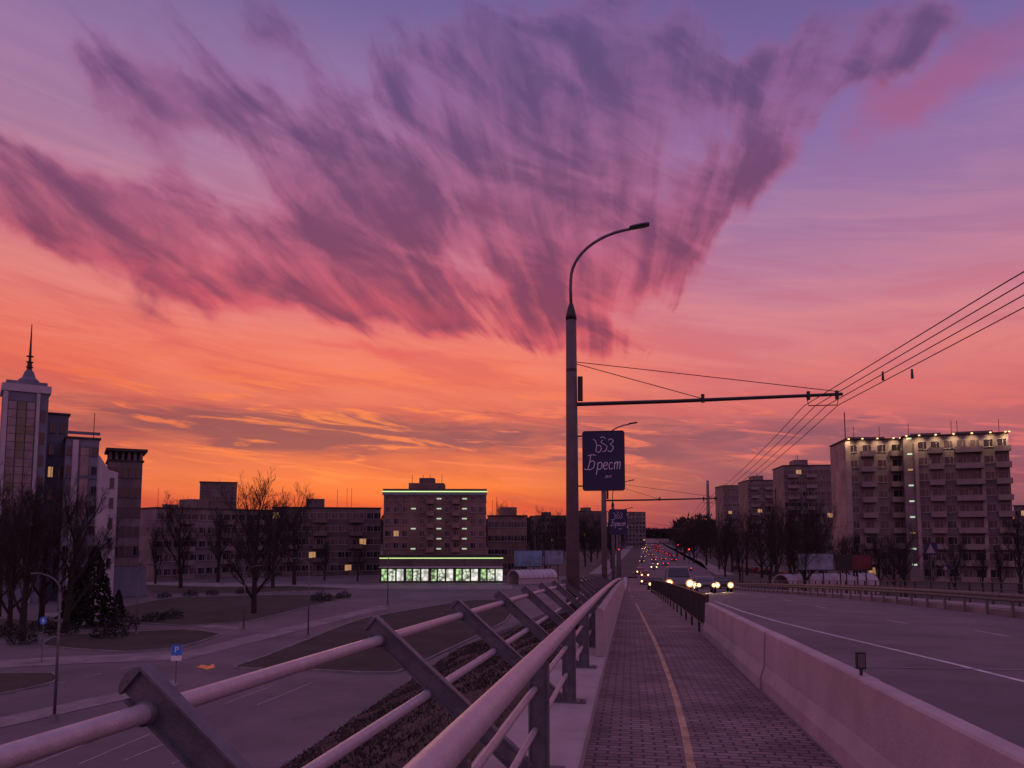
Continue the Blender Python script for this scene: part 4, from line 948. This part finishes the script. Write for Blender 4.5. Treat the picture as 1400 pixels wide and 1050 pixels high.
billboard(702, 742, 752, 775, 150, art1, 'blue billboard directly right of the lit shops')
billboard(744, 771, 752, 773, 154, art2, 'pale billboard second to the right of the shops')
billboard(1091, 1140, 756, 780, 110, art2, 'pale blue billboard in front of the large block at right')
billboard(1143, 1163, 758, 780, 111, black, 'narrow dark billboard panel between the pale and the red one')
billboard(1164, 1192, 758, 780, 112, art3, 'red billboard right of the pale blue one')
def arch(px0, px1, pytop, D, label):
    a, b_ = P(px0, 730, D), P(px1, 730, D+4); H = Hh(px0, pytop, D); L = (Vector((b_.x-a.x, b_.y-a.y, 0))).length
    t = thing('arched_canopy', label, 'canopy', (a.x, a.y, 0), math.atan2(b_.y-a.y, b_.x-a.x))
    m = MB(); hb = H*.45
    out = [(-2.2*math.cos(math.pi*i/10), hb+(H-hb)*math.sin(math.pi*i/10)) for i in range(11)]; inn = [(y*.96, z-.12) for y, z in reversed(out)]
    m.loft([[(x, y+2.2, z) for y, z in out+inn] for x in (0, L)]); m.build('arched_roof', white_wall, t, False)
    rb = MB().tube([(0, 2.2-2.25*math.cos(math.pi*i/10), hb+(H-hb+.04)*math.sin(math.pi*i/10)) for i in range(11)], .03, 4).mesh(frame_m)
    for i in range(9): ob('rib', rb, t, (i*L/8, 0, 0))
    MB().box(0, L, .15, .3, 0, hb-.13).build('side_wall', concrete, t); MB().box(0, L, 4.1, 4.25, 0, hb-.13).build('side_wall', concrete, t)
arch(1078, 1200, 786, 112, 'long white arched canopy of the underpass right of the road')
arch(710, 762, 780, 138, 'white arched canopy of the underpass left of the ramp')
q = P(1062, 730, 120); t = thing('catenary_mast', 'thin dark mast standing left of the pale billboard', 'mast', (q.x, q.y, 0)); MB().tube([(0, 0, 0), (0, 0, Hh(1062, 668, 120))], [.14, .09], 8).build('pole', black, t); MB().tube([(0, 0, Hh(1062, 672, 120)), (-2.5, -1, Hh(1062, 668, 120))], .05, 6).build('arm', black, t)
q = P(969, 730, 700); t = thing('chimney', 'slender distant factory chimney right of the street', 'chimney', (q.x, q.y, 0)); MB().tube([(0, 0, 0), (0, 0, Hh(969, 657, 700))], [2.0, 1.1], 12).build('stack', concrete_dark, t); MB().tube([(0, 0, Hh(969, 662, 700)), (0, 0, Hh(969, 659, 700))], 1.4, 12).build('band', white_wall, t)
for i in range(8):
    y = 150+i*40; q = Vector((21+farx(y), y, 0)); r = thing('far_street_lamp', 'distant dark street lamp on the right of the far street', 'street lamp', q, 0, 'distant street lamps right of the street')
    MB().tube([(0, 0, 0), (0, 0, 9.5)], [.12, .07], 6).build('pole', black, r); MB().tube([(0, 0, 9.5), (-.7, 0, 10.3), (-2, 0, 10.6)], .05, 5).build('arm', black, r)
for i, (x, y) in enumerate([(-3, 232), (17.8, 236), (20.5, 330)]):
    r = thing('traffic_light', ['red traffic light left of the far street', 'red traffic light right of the far street', 'more distant red traffic light right of the street'][i], 'traffic light', (x, y, 0))
    MB().tube([(0, 0, 0), (0, 0, 4.6)], .07, 6).build('pole', black, r); MB().box(-.2, .2, -.15, .15, 3.6, 4.6).build('housing', black, r); MB().tube([(0, -.19, 4.4), (0, -.16, 4.4)], .2, 10).build('lens', tailglow, r)
sc.view_settings.view_transform = 'Standard'; sc.view_settings.look = 'None'; sc.view_settings.exposure = 0
